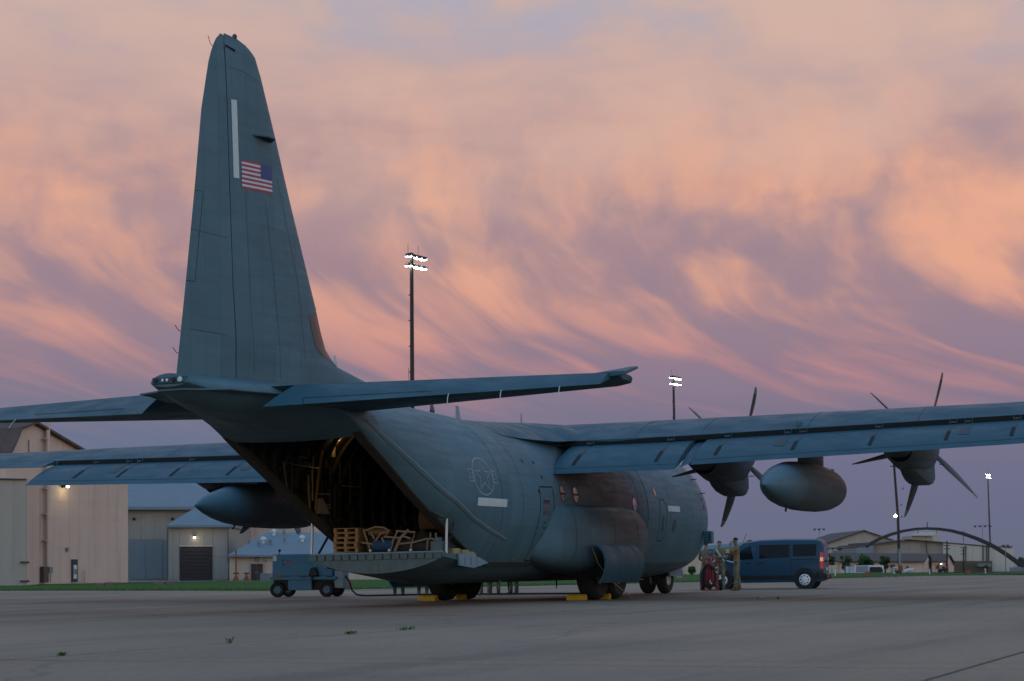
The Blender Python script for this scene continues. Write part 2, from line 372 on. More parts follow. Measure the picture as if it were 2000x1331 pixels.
# grass field beyond the apron edge
def flat(name, pts, z, m, kind='structure', sub=0):
    return tag(MB().add([(p[0], p[1], gz(p[0])+z) for p in pts], [tuple(range(len(pts)))]).build(name, MAT[m]), kind=kind)
edge = [at(-400, 125), at(0, 102), at(280, 94), at(520, 87.5), at(600, 87.5), at(1000, 97), at(1360, 111), at(1640, 132), at(2000, 160), at(2300, 190)]
gm_ = MB(); n = len(edge); rows = []
for p in edge:
    dd = Vector((math.cos(yaw), math.sin(yaw), 0)); rows.append([p + dd*k for k in (0, 20, 60, 120, 260, 700)])
gm_.loft([[(q.x, q.y, gz(q.x)+.02+.02*(i > 0)) for i, q in enumerate(r)] for r in rows], caps=(False, False), closed=False)
tag(gm_.build('grass', MAT['grass'], smooth=60), kind='structure')
# tufts of grass along the field's edge so that it does not end in a ruled line
gt = MB(); random.seed(3)
for k in range(2600):
    s = random.random()*(len(edge)-1); i = int(s); a = edge[i].lerp(edge[i+1], s-i); back = random.random()**2*9; p = a + Vector((math.cos(yaw), math.sin(yaw), 0))*back
    h = random.uniform(.03, .075); q = random.uniform(0, 6.28); dx, dy = math.cos(q)*.09, math.sin(q)*.09; z = gz(p.x)+.02
    gt.add([(p.x-dx, p.y-dy, z), (p.x+dx, p.y+dy, z), (p.x+dx*.3+.03, p.y+dy*.3, z+h)], [(0, 1, 2)])
tag(gt.build('grass_tufts', MAT['grass'], kind='stuff'), 'short grass tufts along the edge of the apron', 'grass')
# pads and lots
def quad(name, px0, d0, px1, d1, z, m):
    P = [at(px0, d0), at(px1, d0), at(px1, d1), at(px0, d1)]
    return flat(name, P, z, m)
quad('parking_lot', 1500, 345, 2350, 700, .07, 'asphalt')
quad('hangar_pad', 250, 168, 420, 215, .05, 'pale_concrete')
quad('footpath', 440, 158, 640, 161, .055, 'pale_concrete')
mat('weed', (.05, .13, .03), .8)
def weed(name, x, y, n, h, spread, lab):
    e = empty(name, (x, y, 0), label=lab, cat='weed', group='weeds growing in the slab joints'); b = MB(); random.seed(int(x*31))
    for k in range(n):
        q = random.uniform(0, 6.28); r0 = random.uniform(0, spread); bx, by = r0*math.cos(q), r0*.2*math.sin(q); hh = h*random.uniform(.5, 1); l = random.uniform(.3, .9)*hh
        q2 = random.uniform(0, 6.28); tx, ty = bx+l*math.cos(q2), by+l*math.sin(q2); nx, ny = -math.sin(q2)*.012, math.cos(q2)*.012
        mx_, my_ = (bx+tx)/2, (by+ty)/2
        b.add([(bx-nx*.4, by-ny*.4, 0), (bx+nx*.4, by+ny*.4, 0), (mx_+nx, my_+ny, hh*.75), (mx_-nx, my_-ny, hh*.75), (tx, ty, hh)], [(0, 1, 2, 3), (3, 2, 4)])
    b.build('leaves', MAT['weed'], e)
weed('weed', -37.5, -8.2, 40, .045, .09, 'low leafy weed in a joint near the left foreground')
weed('weed', -34.1, -8.2, 9, .10, .12, 'pair of thin upright weed sprigs in a slab joint')
weed('weed', -30.9, -8.2, 26, .05, .18, 'small weed patch in the joint right of the sprigs')
weed('weed', -29.2, -8.2, 22, .055, .35, 'thin weed row in the joint farthest toward the aircraft')

# ================================================================== the aircraft
AC = empty('cargo_aircraft', label='grey four-propeller military cargo aircraft with its rear ramp open', cat='aircraft')
AC.rotation_euler = (R(-.62), 0, 0)
# ------------------------------------------------------------------ fuselage surface (aircraft frame: x forward from the propeller plane, y left, z up)
ZS = [(-22.4, 4.46), (-21.8, 4.36), (-20.9, 4.34), (-19.5, 4.28), (-18.6, 4.15), (-18, 3.98), (-17, 3.5), (-16, 3.05), (-15, 2.58), (-14, 2.15), (-13, 1.73), (-12, 1.33), (-11.2, 1.02), (-10.9, .97), (4.5, .97), (7, 1.05), (8.5, 1.25), (9.8, 1.55), (11, 1.85)]
YS = [(-22.4, .38), (-21.8, .56), (-20.9, .88), (-19.5, 1.34), (-18.5, 1.66), (-18, 1.68), (-16, 1.66), (-14, 1.63), (-10.9, 1.6), (4.5, 1.6), (5.5, 1.56), (6.3, 1.44), (7.2, 1.25), (8.2, 1.0), (9.2, .72), (10.2, .45), (11, .04)]
WW = [(-22.4, .40), (-21.8, .58), (-20.9, .90), (-19.5, 1.36), (-18.5, 1.68), (-18, 1.70), (-16.5, 1.77), (-15, 1.90), (-14, 2.0), (-13, 2.08), (-12, 2.13), (-10.9, 2.16), (4.5, 2.16), (5.5, 2.11), (6.3, 1.98), (7.2, 1.75), (8.2, 1.42), (9.2, 1.04), (10.2, .66), (11, .06)]
ZT = [(-22.4, 4.66), (-20, 4.74), (-17, 4.78), (-14, 4.76), (-11, 4.68), (-9, 4.6), (4.5, 4.6), (6, 4.55), (7.2, 4.3), (8, 3.7), (9, 3.0), (10, 2.6), (11, 1.95)]
def fz(x):
    zs, ys, W, zt = lerp(ZS, x), lerp(YS, x), lerp(WW, x), lerp(ZT, x)
    zm = max(2.44, zs + .55*min(1, max(0, (x+18)/3))) if x < 4.5 else zs + (zt-zs)*.405
    if x < -18: zm = zs + .02
    ys = min(ys, W*.999); b = (zm-zs)/math.sqrt(1-(ys/W)**2)
    return zs, ys, W, zt, zm, b
def fy(x, z, off=0.):
    zs, ys, W, zt, zm, b = fz(x)
    if z >= zm: q = 1-((z-zm)/(zt-zm))**2
    else: q = 1-((zm-z)/b)**2
    return W*math.sqrt(max(0, q)) + off
def arc(x, inset=0., nl=9, nu=16):
    zs, ys, W, zt, zm, b = fz(x); W -= inset; zt -= inset; ys -= inset; ph = math.acos(min(1, ys/W)); bb = (zm-zs)/math.sin(ph) if ph > 1e-4 else 1
    half = [(W*math.cos(-ph*(1-i/nl)), zm + bb*math.sin(-ph*(1-i/nl))) for i in range(nl)] + [(W*math.cos(math.pi/2*i/nu), zm + (zt-zm)*math.sin(math.pi/2*i/nu)) for i in range(nu+1)]
    return [(x, y, z) for y, z in half] + [(x, -y, z) for y, z in half[-2::-1]]

def frange(a, b, n): return [a + (b-a)*i/n for i in range(n+1)]
xs = [11, 10.6, 10.2, 9.7, 9.2, 8.7, 8.2, 7.7, 7.2, 6.75, 6.3, 5.9, 5.5, 5, 4.5] + frange(4, -10.9, 36)[0:] + frange(-11.2, -22.4, 44)
xs = sorted(set(round(x, 3) for x in xs), reverse=True)
b = MB(); b.loft([arc(x) for x in xs], caps=(True, False), closed=False)
n = len(arc(0)); b.f.append(tuple(len(b.v)-n+j for j in range(n))); b.m.append(0)
b.build('fuselage', MAT['paint'], AC, smooth=35)
# belly below the floor line, forward of the ramp hinge; and under the tail
BZ = [(-22.4, .06), (-21.8, .18), (-20.9, .34), (-19.5, .42), (-18, .30), (-17.4, .08), (-10.9, .47), (4.5, .47), (7, .4), (9, .3), (11, .05)]
def belly(x, k=12, dep=None):
    zs, ys = lerp(ZS, x), lerp(YS, x); d = lerp(BZ, x) if dep is None else dep
    return [(x, ys*(1-2*i/k), zs - d*(1-(1-2*i/k)**2)**.8) for i in range(k+1)]
b = MB(); b.loft([belly(x) for x in xs if x >= -10.9], caps=(False, True), closed=False); b.build('belly', MAT['paint'], AC, smooth=40)
b = MB(); b.loft([belly(x) for x in [-17.4] + [x for x in xs if x < -17.45]], caps=(True, True), closed=False); b.build('tail_belly', MAT['paint'], AC, smooth=40)
# inner skin, sill frames, floor, forward bulkhead
xi = [x for x in xs if -17.35 < x < -2]
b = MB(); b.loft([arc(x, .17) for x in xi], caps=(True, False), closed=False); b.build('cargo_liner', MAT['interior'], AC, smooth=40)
for s in (0, -1):
    b = MB(); rr = []
    for x in [x for x in xs if -17.6 < x < -10.8]:
        o_, i_ = arc(x)[s], arc(x, .17)[s]; sg = 1 if o_[1] > 0 else -1
        rr.append([(x, o_[1]+.004*sg, o_[2]-.004), (x, i_[1], i_[2]-.004), (x, i_[1], i_[2]+.10), (x, i_[1]-.07*sg, i_[2]+.10), (x, i_[1]-.07*sg, i_[2]-.03), (x, o_[1]-.02*sg, o_[2]-.03)])
    b.loft(rr); b.build('sill_frame', MAT['interior_rib'], AC)
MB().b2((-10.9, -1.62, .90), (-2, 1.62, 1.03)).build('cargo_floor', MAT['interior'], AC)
# dropped tail door folded up against the ceiling
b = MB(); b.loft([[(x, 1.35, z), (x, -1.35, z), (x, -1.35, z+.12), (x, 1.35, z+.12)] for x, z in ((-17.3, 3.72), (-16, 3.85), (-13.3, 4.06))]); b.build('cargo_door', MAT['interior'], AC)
# frames on the inside of the left wall
for k in range(16):
    x = -16.6 + .62*k; A = [p for p in arc(x, .17)[:22] if p[2] > lerp(ZS, x)]
    b = MB(); b.loft([[(x-.03, y-.005, z), (x+.03, y-.005, z), (x+.03, y-.10, z), (x-.03, y-.10, z)] for (_, y, z) in A]); b.build('wall_frame', MAT['interior_rib'], AC)
for z in (1.9, 2.6, 3.2):
    b = MB(); b.tube([(x, fy(x, z)-.26, z) for x in frange(-15.0 if z < 2.6 else -15.6, -4, 14) if z > lerp(ZS, x)+.05], .025, 6, 0); b.build('stringer', MAT['interior_rib'], AC)
# hoses, poles and fittings on that wall
def pipe(name, pts, r, m, n=6): b = MB(); b.tube(pts, r, n); return b.build(name, MAT[m], AC, smooth=50)
pipe('hose', [(-13.88, 1.55, 3.93), (-13.87, 1.55, 3.55)], .028, 'hose_orange'); pipe('hose', [(-13.89, 1.55, 3.1), (-13.88, 1.55, 2.71), (-13.83, 1.55, 2.26)], .03, 'hose_orange')
pipe('pole', [(-13.17, 1.55, 3.88), (-13.25, 1.55, 3.58), (-13.39, 1.55, 3.09), (-13.52, 1.55, 2.54), (-13.55, 1.55, 2.27)], .034, 'hose_orange')
pipe('cable', [(-12.69, 1.55, 4.0), (-13.0, 1.56, 3.93), (-13.22, 1.57, 3.83), (-13.45, 1.58, 3.68), (-13.58, 1.58, 3.5), (-13.64, 1.58, 3.2), (-13.64, 1.58, 2.5)], .022, 'cream_box')
pipe('cable', [(-12.72, 1.57, 4.0), (-13.05, 1.58, 3.86), (-13.3, 1.59, 3.7)], .03, 'cream_box'); pipe('cable', [(-12.75, 1.55, 4.02), (-12.95, 1.56, 3.9), (-13.1, 1.57, 3.75)], .03, 'cream_box')
pipe('rod', [(-15.16, 1.53, 3.33), (-13.38, 1.53, 3.26)], .014, 'steel'); pipe('rod', [(-15.09, 1.54, 3.32), (-14.93, 1.54, 2.74)], .012, 'steel')
for x, z0, z1 in ((-12.72, 2.02, 3.55), (-12.2, 2.64, 3.93), (-11.66, 2.2, 3.85), (-14.6, 2.57, 3.64), (-11.1, 1.6, 3.9), (-13.15, 2.0, 3.0), (-12.5, 2.1, 2.9)): pipe('conduit', [(x, 1.6, z0), (x+.02, 1.6, z1)], .025, 'interior_rib')
for x0, x1, z in ((-13.39, -12.77, 2.67), (-13.06, -12.78, 2.42), (-13.06, -12.78, 2.35), (-12.1, -11.2, 2.9), (-14.3, -13.9, 3.5)): pipe('shelf_bar', [(x0, 1.57, z), (x1, 1.57, z)], .016, 'cream_box')
b = MB(); b.b2((-12.86, 1.46, 3.56), (-12.68, 1.60, 3.81)); b.build('fitting_box', MAT['cream_box'], AC, bevel=.01)
b = MB(); b.prism([(-13.4, 2.56), (-13.25, 2.56), (-12.92, 2.2), (-13.45, 2.2)], 1, 1.5, 1.6); b.build('wall_bracket', MAT['cream_box'], AC)
random.seed(11)
for k in range(26):
    x = random.uniform(-14.5, -10.8); z = random.uniform(lerp(ZS, x)+.25, 3.7); b = MB(); w_, h_ = random.uniform(.08, .3), random.uniform(.06, .35)
    b.b2((x-w_/2, 1.58, z-h_/2), (x+w_/2, 1.74, z+h_/2)); b.build('equipment_box', MAT[random.choice(('interior', 'interior_rib', 'black'))], AC, bevel=.008)
b = MB(); b.b2((-9.4, -1.7, 1.03), (-9.3, -.1, 3.0)); b.b2((-9.46, -.72, 1.03), (-9.40, -.60, 2.9)); b.b2((-9.46, -1.3, 2.35), (-9.40, -.95, 2.55)); b.build('partition', [MAT['liner_tan']], AC)
# work lamp hung under the folded door, lit
b = MB(); b.lathe([(.05, 0), (.05, .03), (.02, .05)], 10, T=Matrix.Translation((-12.85, 1.28, 4.02))); b.build('cabin_lamp', mat('lamp_warm', (.8, .6, .3), .5, emit=(1, .62, .22), estr=4.), AC)
ll = bpy.data.lights.new('cabin_light', 'POINT'); ll.energy = 9; ll.color = (1, .58, .2); ll.shadow_soft_size = .06
lo = link(bpy.data.objects.new('cabin_light', ll), AC); lo.location = (-12.85, 1.26, 3.95)

# ------------------------------------------------------------------ loading ramp, level with the floor
def rz_(y, x):
    t = (x+13.56)/(13.56-10.9); rear = 1.13 - .36*(1-(y/1.73)**2)**.9 if abs(y) < 1.73 else 1.13
    front = .95 - .47*(1-min(1, abs(y)/1.62)**2)**.8
    return rear*(1-t) + front*t
b = MB(); rings = []
ysr = [1.73*(1-2*i/16) for i in range(17)]
for x in frange(-13.56, -10.92, 8):
    t = (x+13.56)/(13.56-10.92); top = 1.24 + (1.04-1.24)*t; wf = 1-.065*t
    rings.append([(x, y*wf, rz_(y*wf, x)) for y in ysr] + [(x, -1.73*wf, top), (x, 1.73*wf, top)])
b.loft(rings); rampo = b.build('ramp', [MAT['ramp_grey']], AC, smooth=30)
b = MB(); rr = []                                                       # dark outer skin under the ramp
for x in frange(-13.54, -10.95, 8):
    t = (x+13.56)/(13.56-10.92); wf = 1-.065*t
    rr.append([(x, y*wf, rz_(y*wf, x)-.006) for y in ysr])
b.loft(rr, caps=(False, False), closed=False); b.build('ramp_skin', MAT['paint'], rampo, smooth=40)
for k in range(16):
    y = 1.60 - 3.2*k/15; b = MB(); b.b2((-13.60, y-.085, 1.09), (-13.565, y+.085, 1.215)); b.build('edge_lug', MAT['ramp_grey'], rampo, bevel=.006)
b = MB(); b.b2((-13.575, -1.7, 1.225), (-13.2, 1.7, 1.262)); b.build('edge_rail', MAT['ramp_light'], rampo, bevel=.008)
for y in (.42, .1): 
    b = MB(); b.lathe([(.11, 0), (.11, .012)], 20, T=Matrix.Translation((-13.572, y-.4, .90)) @ Matrix.Rotation(R(90), 4, 'Y')); b.build('access_cap', MAT['ramp_grey'], rampo)
for s in (-1, 1):
    b = MB(); b.prism([(-12.75, 1.18), (-12.7, .92), (-11.9, .86), (-11.0, .98), (-11.5, 1.10), (-12.3, 1.22)], 1, 1.71*s, 1.755*s); b.build('side_plate', MAT['ramp_light'], rampo)
    for x in (-12.4, -12.05, -11.7):
        b = MB()
        for k in range(4): b.b2((x-.016, 1.757*s, .93+.05*k), (x+.016, 1.762*s, .962+.05*k))
        b.build('slot', MAT['chrome'], rampo)
    if s < 0: b = MB(); b.b2((-13.5, 1.38*s, 1.24), (-13.2, 1.66*s, 1.48)); b.box((-13.35, 1.52*s, 1.52), (.2, .1, .1)); b.build('hinge_bracket', MAT['ramp_grey'], rampo, bevel=.02)
    b = MB(); b.tube([(-13.42, 1.74*s, 1.2), (-13.36, 1.74*s, 2.0)], .036, 12); b.build('ramp_strut', MAT['chrome'], AC, smooth=40)
    b = MB(); b.tube([(-13.3, 1.62*s, 1.25), (-12.7, 1.62*s, 1.75)], .03, 8); b.build('ramp_brace', MAT['black'], AC, smooth=40)
# rubber seal that curls round the right-hand strut
seal = [(845, 1001), (852, 1008), (858, 1012), (866, 1011), (874, 1009), (881, 1013), (884, 1022), (881, 1034), (882, 1044)]
b = MB(); b.tube([(-14.0, -1.72, 2.13), (-13.75, -1.74, 2.05), (-13.55, -1.76, 2.03), (-13.35, -1.78, 2.06), (-13.18, -1.80, 2.04), (-13.08, -1.82, 1.95), (-13.08, -1.80, 1.82), (-13.02, -1.76, 1.72)], .03, 8); b.build('door_seal', MAT['seam'], AC, smooth=60)
for x, z in ((-12.6, 1.25), (-12.1, 1.22), (-11.7, 1.18)):
    b = MB(); b.box((x, -1.5, z), (.42, .3, .14)); b.build('padded_block', MAT['yellow_pad'], AC, bevel=.03)

# ------------------------------------------------------------------ decals, seams and openings laid on the skin
def ribbon(name, pts, w, m, parent=AC, off=.005, side=-1, closed=False):
    P = [Vector((x, z)) for x, z in pts]; P += [P[0]] if closed else []
    Q = []
    for a, c_ in zip(P, P[1:]):
        k = max(1, int((c_-a).length/.12)); Q += [a.lerp(c_, i/k) for i in range(k)]
    Q.append(P[-1]); rings = []
    for i, p in enumerate(Q):
        d = (Q[min(i+1, len(Q)-1)] - Q[max(i-1, 0)])
        if closed and i in (0, len(Q)-1): d = Q[1]-Q[-2]
        d.normalize(); nrm = Vector((-d.y, d.x))*w/2
        rings.append([(q.x, side*fy(q.x, q.y, off), q.y) for q in (p-nrm, p+nrm)])
    b = MB(); b.loft(rings, caps=(False, False), closed=False); return b.build(name, MAT[m], parent, smooth=60)
def patch(name, x0, x1, z0, z1, m, parent=AC, off=.005, skew=0.):
    nx, nz = 6, 4; rings = []
    for i in range(nx+1):
        x = x0+(x1-x0)*i/nx; rings.append([(x+skew*j/nz, -fy(x+skew*j/nz, z0+(z1-z0)*j/nz, off), z0+(z1-z0)*j/nz) for j in range(nz+1)])
    b = MB(); b.loft(rings, caps=(False, False), closed=False); return b.build(name, MAT[m], parent)
patch('formation_light', -12.42, -10.77, 2.30, 2.49, 'white_strip', skew=.04); patch('formation_light', 1.78, 2.93, 2.48, 2.65, 'white_strip')
ribbon('skin_seam', [(-17.39, 4.01), (-16.62, 3.63), (-15.52, 3.16), (-14.15, 2.58), (-12.53, 1.98), (-11.33, 1.66), (-10.47, 1.51)], .035, 'seam')
ribbon('skin_seam', [(-17.25, 4.08), (-16.5, 3.70), (-15.4, 3.23), (-14.05, 2.64), (-12.45, 2.04), (-11.25, 1.72), (-10.4, 1.55)], .02, 'decal_grey')
ribbon('skin_seam', [(-.1, 3.95), (-.09, 3.2), (-.09, 2.3), (-.13, 1.5), (-.13, 1.05)], .035, 'line_dark')
ribbon('skin_seam', [(-.9, 3.9), (-.95, 2.77), (-.95, 1.8)], .02, 'seam')
for x in (2.0, 4.2, 5.2): ribbon('skin_seam', [(x, 4.3), (x, 3.4), (x, 2.4), (x, 1.05)], .015, 'seam')
for x in (-9.7, -11.0): ribbon('skin_seam', [(x, 4.4), (x, 3.4), (x, 2.4), (x, 1.1)], .016, 'seam')
# national insignia outline on the rear fuselage
ins = empty('insignia'); ins.parent = AC; cx, cz, r0 = -11.95, 3.0, .44
def ec(x, z): return (cx + x*1.25, cz + z)
ribbon('ring', [ec(r0*math.cos(a), r0*math.sin(a)) for a in [2*math.pi*i/28 for i in range(28)]], .035, 'decal_grey', ins, closed=True)
ribbon('star', [ec((r0*.86 if i % 2 == 0 else r0*.34)*math.sin(math.pi*i/5), (r0*.86 if i % 2 == 0 else r0*.34)*math.cos(math.pi*i/5)) for i in range(10)], .03, 'decal_grey', ins, off=.006, closed=True)
for s in (-1, 1):
    ribbon('bar', [ec(s*.40, .15), ec(s*.60, .15), ec(s*.60, -.13), ec(s*.40, -.13)], .03, 'decal_grey', ins, closed=True)
    ribbon('bar', [ec(s*.42, .06), ec(s*.54, .06), ec(s*.54, -.05), ec(s*.42, -.05)], .022, 'decal_grey', ins, closed=True)
bd = empty('unit_badge'); bd.parent = AC
ribbon('outline', [(-16.92, 4.12), (-16.74, 4.12), (-16.72, 3.98), (-16.83, 3.86), (-16.94, 3.98)], .014, 'seam', bd, closed=True)
ribbon('figure', [(-16.84, 4.06), (-16.80, 3.98), (-16.86, 3.93)], .012, 'seam', bd)
# troop door, crew door, windows
td = ribbon('troop_door', [(-8.52, 2.87), (-7.62, 2.89), (-7.62, 2.26), (-7.70, 1.68), (-7.68, 1.03), (-8.51, 1.03), (-8.66, 1.73), (-8.57, 2.24)], .035, 'line_dark', closed=True)
patch('window', -8.34, -7.92, 2.17, 2.55, 'glass_mirror', td, .008)
for z, w_ in ((1.98, .10), (1.84, .16), (1.66, .08)): ribbon('placard', [(-8.22, z), (-8.22+w_, z)], .03, 'line_dark', td)
cdr = ribbon('crew_door', [(1.05, 2.81), (1.45, 2.81), (1.62, 2.7), (1.67, 2.39), (1.65, 1.75), (1.5, 1.6), (1.09, 1.6), (1.0, 2.3)], .028, 'line_dark', closed=True)
ribbon('handle', [(1.3, 1.95), (1.42, 1.95)], .05, 'black', cdr)
def disc(name, x, z, rx, rz, m, parent=AC, off=.008, k=20):
    b = MB(); V = [(x, -fy(x, z, off), z)] + [(x+rx*math.cos(2*math.pi*i/k), -fy(x+rx*math.cos(2*math.pi*i/k), z+rz*math.sin(2*math.pi*i/k), off), z+rz*math.sin(2*math.pi*i/k)) for i in range(k)]
    b.add(V, [(0, 1+i, 1+(i+1) % k) for i in range(k)]); return b.build(name, MAT[m], parent)
for x, z in ((-6.93, 2.74), (-6.0, 2.74), (-1.29, 2.6)):
    wn = disc('round_window', x, z, .17, .20, 'glass_mirror')
    ribbon('window_rim', [(x+.19*math.cos(a), z+.22*math.sin(a)) for a in [2*math.pi*i/18 for i in range(18)]], .025, 'seam', wn, closed=True)
    if x < -2: ribbon('crossbar', [(x-.16, z), (x+.16, z)], .04, 'line_dark', wn, .012)
disc('round_window', .76, 3.02, .08, .13, 'glass_mirror'); disc('vent_cap', 2.44, 2.05, .16, .20, 'seam'); disc('vent_cap', 1.35, 2.1, .09, .28, 'seam', off=.006)
for x, z in ((5.62, 2.95), (5.75, 2.72)): disc('vent_cap', x, z, .10, .09, 'black')
for x, z, l in ((5.2, 3.55, .16), (5.55, 3.12, .12), (5.9, 1.9, .10)):
    b = MB(); y = -fy(x, z); b.tube([(x, y+.02, z), (x+.06, y-.10, z+.02), (x+.06+l, y-.12, z+.02)], .018, 6); b.build('probe', MAT['seam'], AC)
b = MB(); b.b2((5.75, -2.30, 1.55), (6.0, -2.0, 1.95)); b.build('sensor_box', MAT['paint'], AC, bevel=.05)
b = MB(); b.b2((5.742, -2.24, 1.64), (5.752, -2.20, 1.86)); b.build('sensor_slot', MAT['black'], AC)
for x, z in ((-9.05, 3.35), (-8.3, 3.35), (-8.15, 2.98), (-8.6, 2.6)): disc('fuel_vent', x, z+.15, .05, .05, 'black')
# blade aerials
def aerial(x, z, h, c_, m, y=0., dn=False):
    s = -1 if dn else 1; b = MB(); b.loft([[(x-c_, y-.02, z), (x, y-.03, z), (x+c_, y, z), (x, y+.03, z)], [(x-c_*.9, y-.012, z+s*h), (x-c_*.2, y-.014, z+s*h), (x+c_*.25, y, z+s*h), (x-c_*.2, y+.014, z+s*h)]])
    return b.build('aerial', MAT[m], AC)
aerial(-8.7, 4.58, .42, .2, 'decal_grey'); aerial(-4.4, 4.8, .30, .06, 'decal_grey'); aerial(-15.45, 5.36, .3, .12, 'white_strip')
aerial(-5.57, .55, .28, .05, 'black', dn=True); aerial(-2.01, .55, .27, .05, 'black', dn=True)
for x in (-7.6, 3.2): aerial(x, .6, .25, .1, 'paint', y=-.6, dn=True)

# ------------------------------------------------------------------ fin and rudder
LE = [(4.6, -12.2), (5.0, -13.2), (5.13, -13.84), (5.38, -15.49), (5.55, -15.8), (5.72, -16.04), (6.1, -16.26), (6.63, -16.49), (8.76, -17.57), (10.04, -18.18), (11.0, -18.66), (11.3, -18.80), (11.45, -18.9), (11.66, -19.02), (11.78, -19.22), (11.86, -19.46), (11.90, -19.72)]
HG = [(4.6, -19.80), (6.62, -19.93), (9.55, -20.10), (11.70, -20.26), (11.9, -20.27)]
TE = [(4.66, -22.12), (6.55, -21.77), (8.1, -21.50), (8.64, -21.41), (10.12, -21.18), (10.8, -21.0), (11.16, -20.9), (11.4, -20.8), (11.59, -20.69), (11.72, -20.60), (11.80, -20.50), (11.88, -20.42)]
def finw(x, z):                                                       # half thickness of the fin at x, z
    le, te = lerp(LE, z), lerp(TE, z); t = min(1, max(0, (le-x)/(le-te))); th = lerp([(4.6, .34), (6.5, .27), (11, .13), (11.7, .08), (11.9, .02)], z)
    return th*max(0, 2.2*math.sqrt(t+.0001)*(1-t)*.86 + .12*(1-t)) if t < .999 else 0
def fx(x, z):                                                         # photo columns were read on the centre plane: shift onto the skin
    q = x
    for _ in range(3): q = x-1.7*finw(q, z)
    return q
HG = [(z, fx(x, z)) for z, x in HG]
def finring(z, x0, x1, k=14, blunt=False):
    X = [x0+(x1-x0)*(i/k)**1.6 for i in range(k+1)] if not blunt else [x0+(x1-x0)*i/k for i in range(k+1)]
    return [(x, -finw(x, z), z) for x in X] + [(x, finw(x, z)+.0005, z) for x in reversed(X)]
zz = [4.6, 4.8, 5.0, 5.13, 5.25, 5.38, 5.55, 5.72, 5.9, 6.1, 6.35, 6.63, 7.2, 8, 8.76, 9.5, 10.04, 10.6, 11.0, 11.3, 11.45, 11.58, 11.66, 11.74, 11.8, 11.85, 11.9]
b = MB(); b.loft([finring(z, lerp(LE, z), lerp(HG, z)) for z in zz]); finb = b.build('fin', MAT['paint'], AC, smooth=50)
zr = [4.66, 5, 5.6, 6.55, 7.3, 8.1, 8.64, 9.4, 10.12, 10.8, 11.16, 11.4, 11.59, 11.72, 11.80, 11.86]
b = MB(); b.loft([finring(z, lerp(HG, z)-.035, lerp(TE, z), 8, True) for z in zr]); rud = b.build('rudder', MAT['paint'], AC, smooth=50)
b = MB(); b.loft([[(lerp(HG, z)+.01, -finw(-20, z)*.6, z), (lerp(HG, z)-.05, -finw(-20, z)*.6, z), (lerp(HG, z)-.05, finw(-20, z)*.6, z), (lerp(HG, z)+.01, finw(-20, z)*.6, z)] for z in (4.7, 8, 11.6)]); b.build('hinge_gap', MAT['dark_gap'], finb)
def finribbon(name, pts, w, m, parent, off=.004):
    Q = []; P = [Vector((fx(*p), p[1])) for p in pts]
    for a, c_ in zip(P, P[1:]):
        k = max(1, int((c_-a).length/.25)); Q += [a.lerp(c_, i/k) for i in range(k)]
    Q.append(P[-1]); rings = []
    for i, p in enumerate(Q):
        d = (Q[min(i+1, len(Q)-1)] - Q[max(i-1, 0)]).normalized(); nn = Vector((-d.y, d.x))*w/2
        rings.append([(q.x, -finw(q.x, q.y)-off, q.y) for q in (p-nn, p+nn)])
    b = MB(); b.loft(rings, caps=(False, False), closed=False); return b.build(name, MAT[m], parent)
def finpatch(name, quad4, m, parent, off=.006, n=8):
    a, b_, c_, d = [Vector((fx(*q), q[1])) for q in quad4]; rings = []
    for i in range(n+1):
        p, q = a.lerp(b_, i/n), d.lerp(c_, i/n); rings.append([(v.x, -finw(v.x, v.y)-off, v.y) for v in [p.lerp(q, j/n) for j in range(n+1)]])
    b = MB(); b.loft(rings, caps=(False, False), closed=False); return b.build(name, MAT[m], parent)
finpatch('formation_light', [(-20.01, 10.53), (-19.78, 10.55), (-19.69, 8.91), (-19.92, 8.89)], 'white_strip', finb)
finribbon('trim_tab', [(-21.42, 8.41), (-21.11, 8.43), (-21.43, 6.56), (-21.76, 6.55)], .012, 'line_dark', rud)
for pts in ([(-19.45, 8.65), (-19.2, 6.0), (-19.1, 4.9)], [(-18.6, 8.6), (-18.2, 6.6), (-18.0, 4.9)], [(-18.1, 9.2), (-17.2, 7.0), (-16.9, 5.4)], [(-20.1, 11.2), (-19.5, 11.22), (-18.85, 11.15)]): finribbon('skin_seam', pts, .010, 'seam', finb)
for z in (5.6, 7.6): finribbon('skin_seam', [(-21.6, z), (-20.2, z)], .012, 'seam', rud)
finpatch('tip_slot', [(-20.24, 11.66), (-19.84, 11.63), (-19.84, 11.57), (-20.24, 11.62)], 'dark_gap', finb)
# flag
fl = empty('flag'); fl.parent = AC; fa, fb, fc, fd = [Vector(q) for q in ((-19.60, 9.33), (-18.34, 9.40), (-18.31, 8.80), (-19.58, 8.72))]
def fq(u0, u1, v0, v1): return [fa.lerp(fb, u).lerp(fd.lerp(fc, u), v) for u, v in ((u0, v0), (u1, v0), (u1, v1), (u0, v1))]
for k in range(13): finpatch('stripe', fq(0, .62 if k < 7 else 1, k/13, (k+1)/13), 'flag_red' if k % 2 == 0 else 'flag_white', fl, .007, 2)
finpatch('canton', fq(.62, 1, 0, 7/13), 'flag_blue', fl, .007, 3)
st = MB()
for r_ in range(9):
    for k in range(6 if r_ % 2 == 0 else 5):
        u = .62+.38*((k+.5)/6 if r_ % 2 == 0 else (k+1)/6); v = 7/13*(r_+.6)/9.2; p = fa.lerp(fb, u).lerp(fd.lerp(fc, u), v); p.x = fx(p.x, p.y); rr = .012
        V = [(p.x+(rr if i % 2 == 0 else rr*.45)*math.sin(math.pi*i/5), -finw(p.x, p.y)-.010, p.y+(rr if i % 2 == 0 else rr*.45)*math.cos(math.pi*i/5)) for i in range(10)]; st.add(V, [tuple(range(10))])
st.build('stars', MAT['flag_white'], fl, kind='stuff')
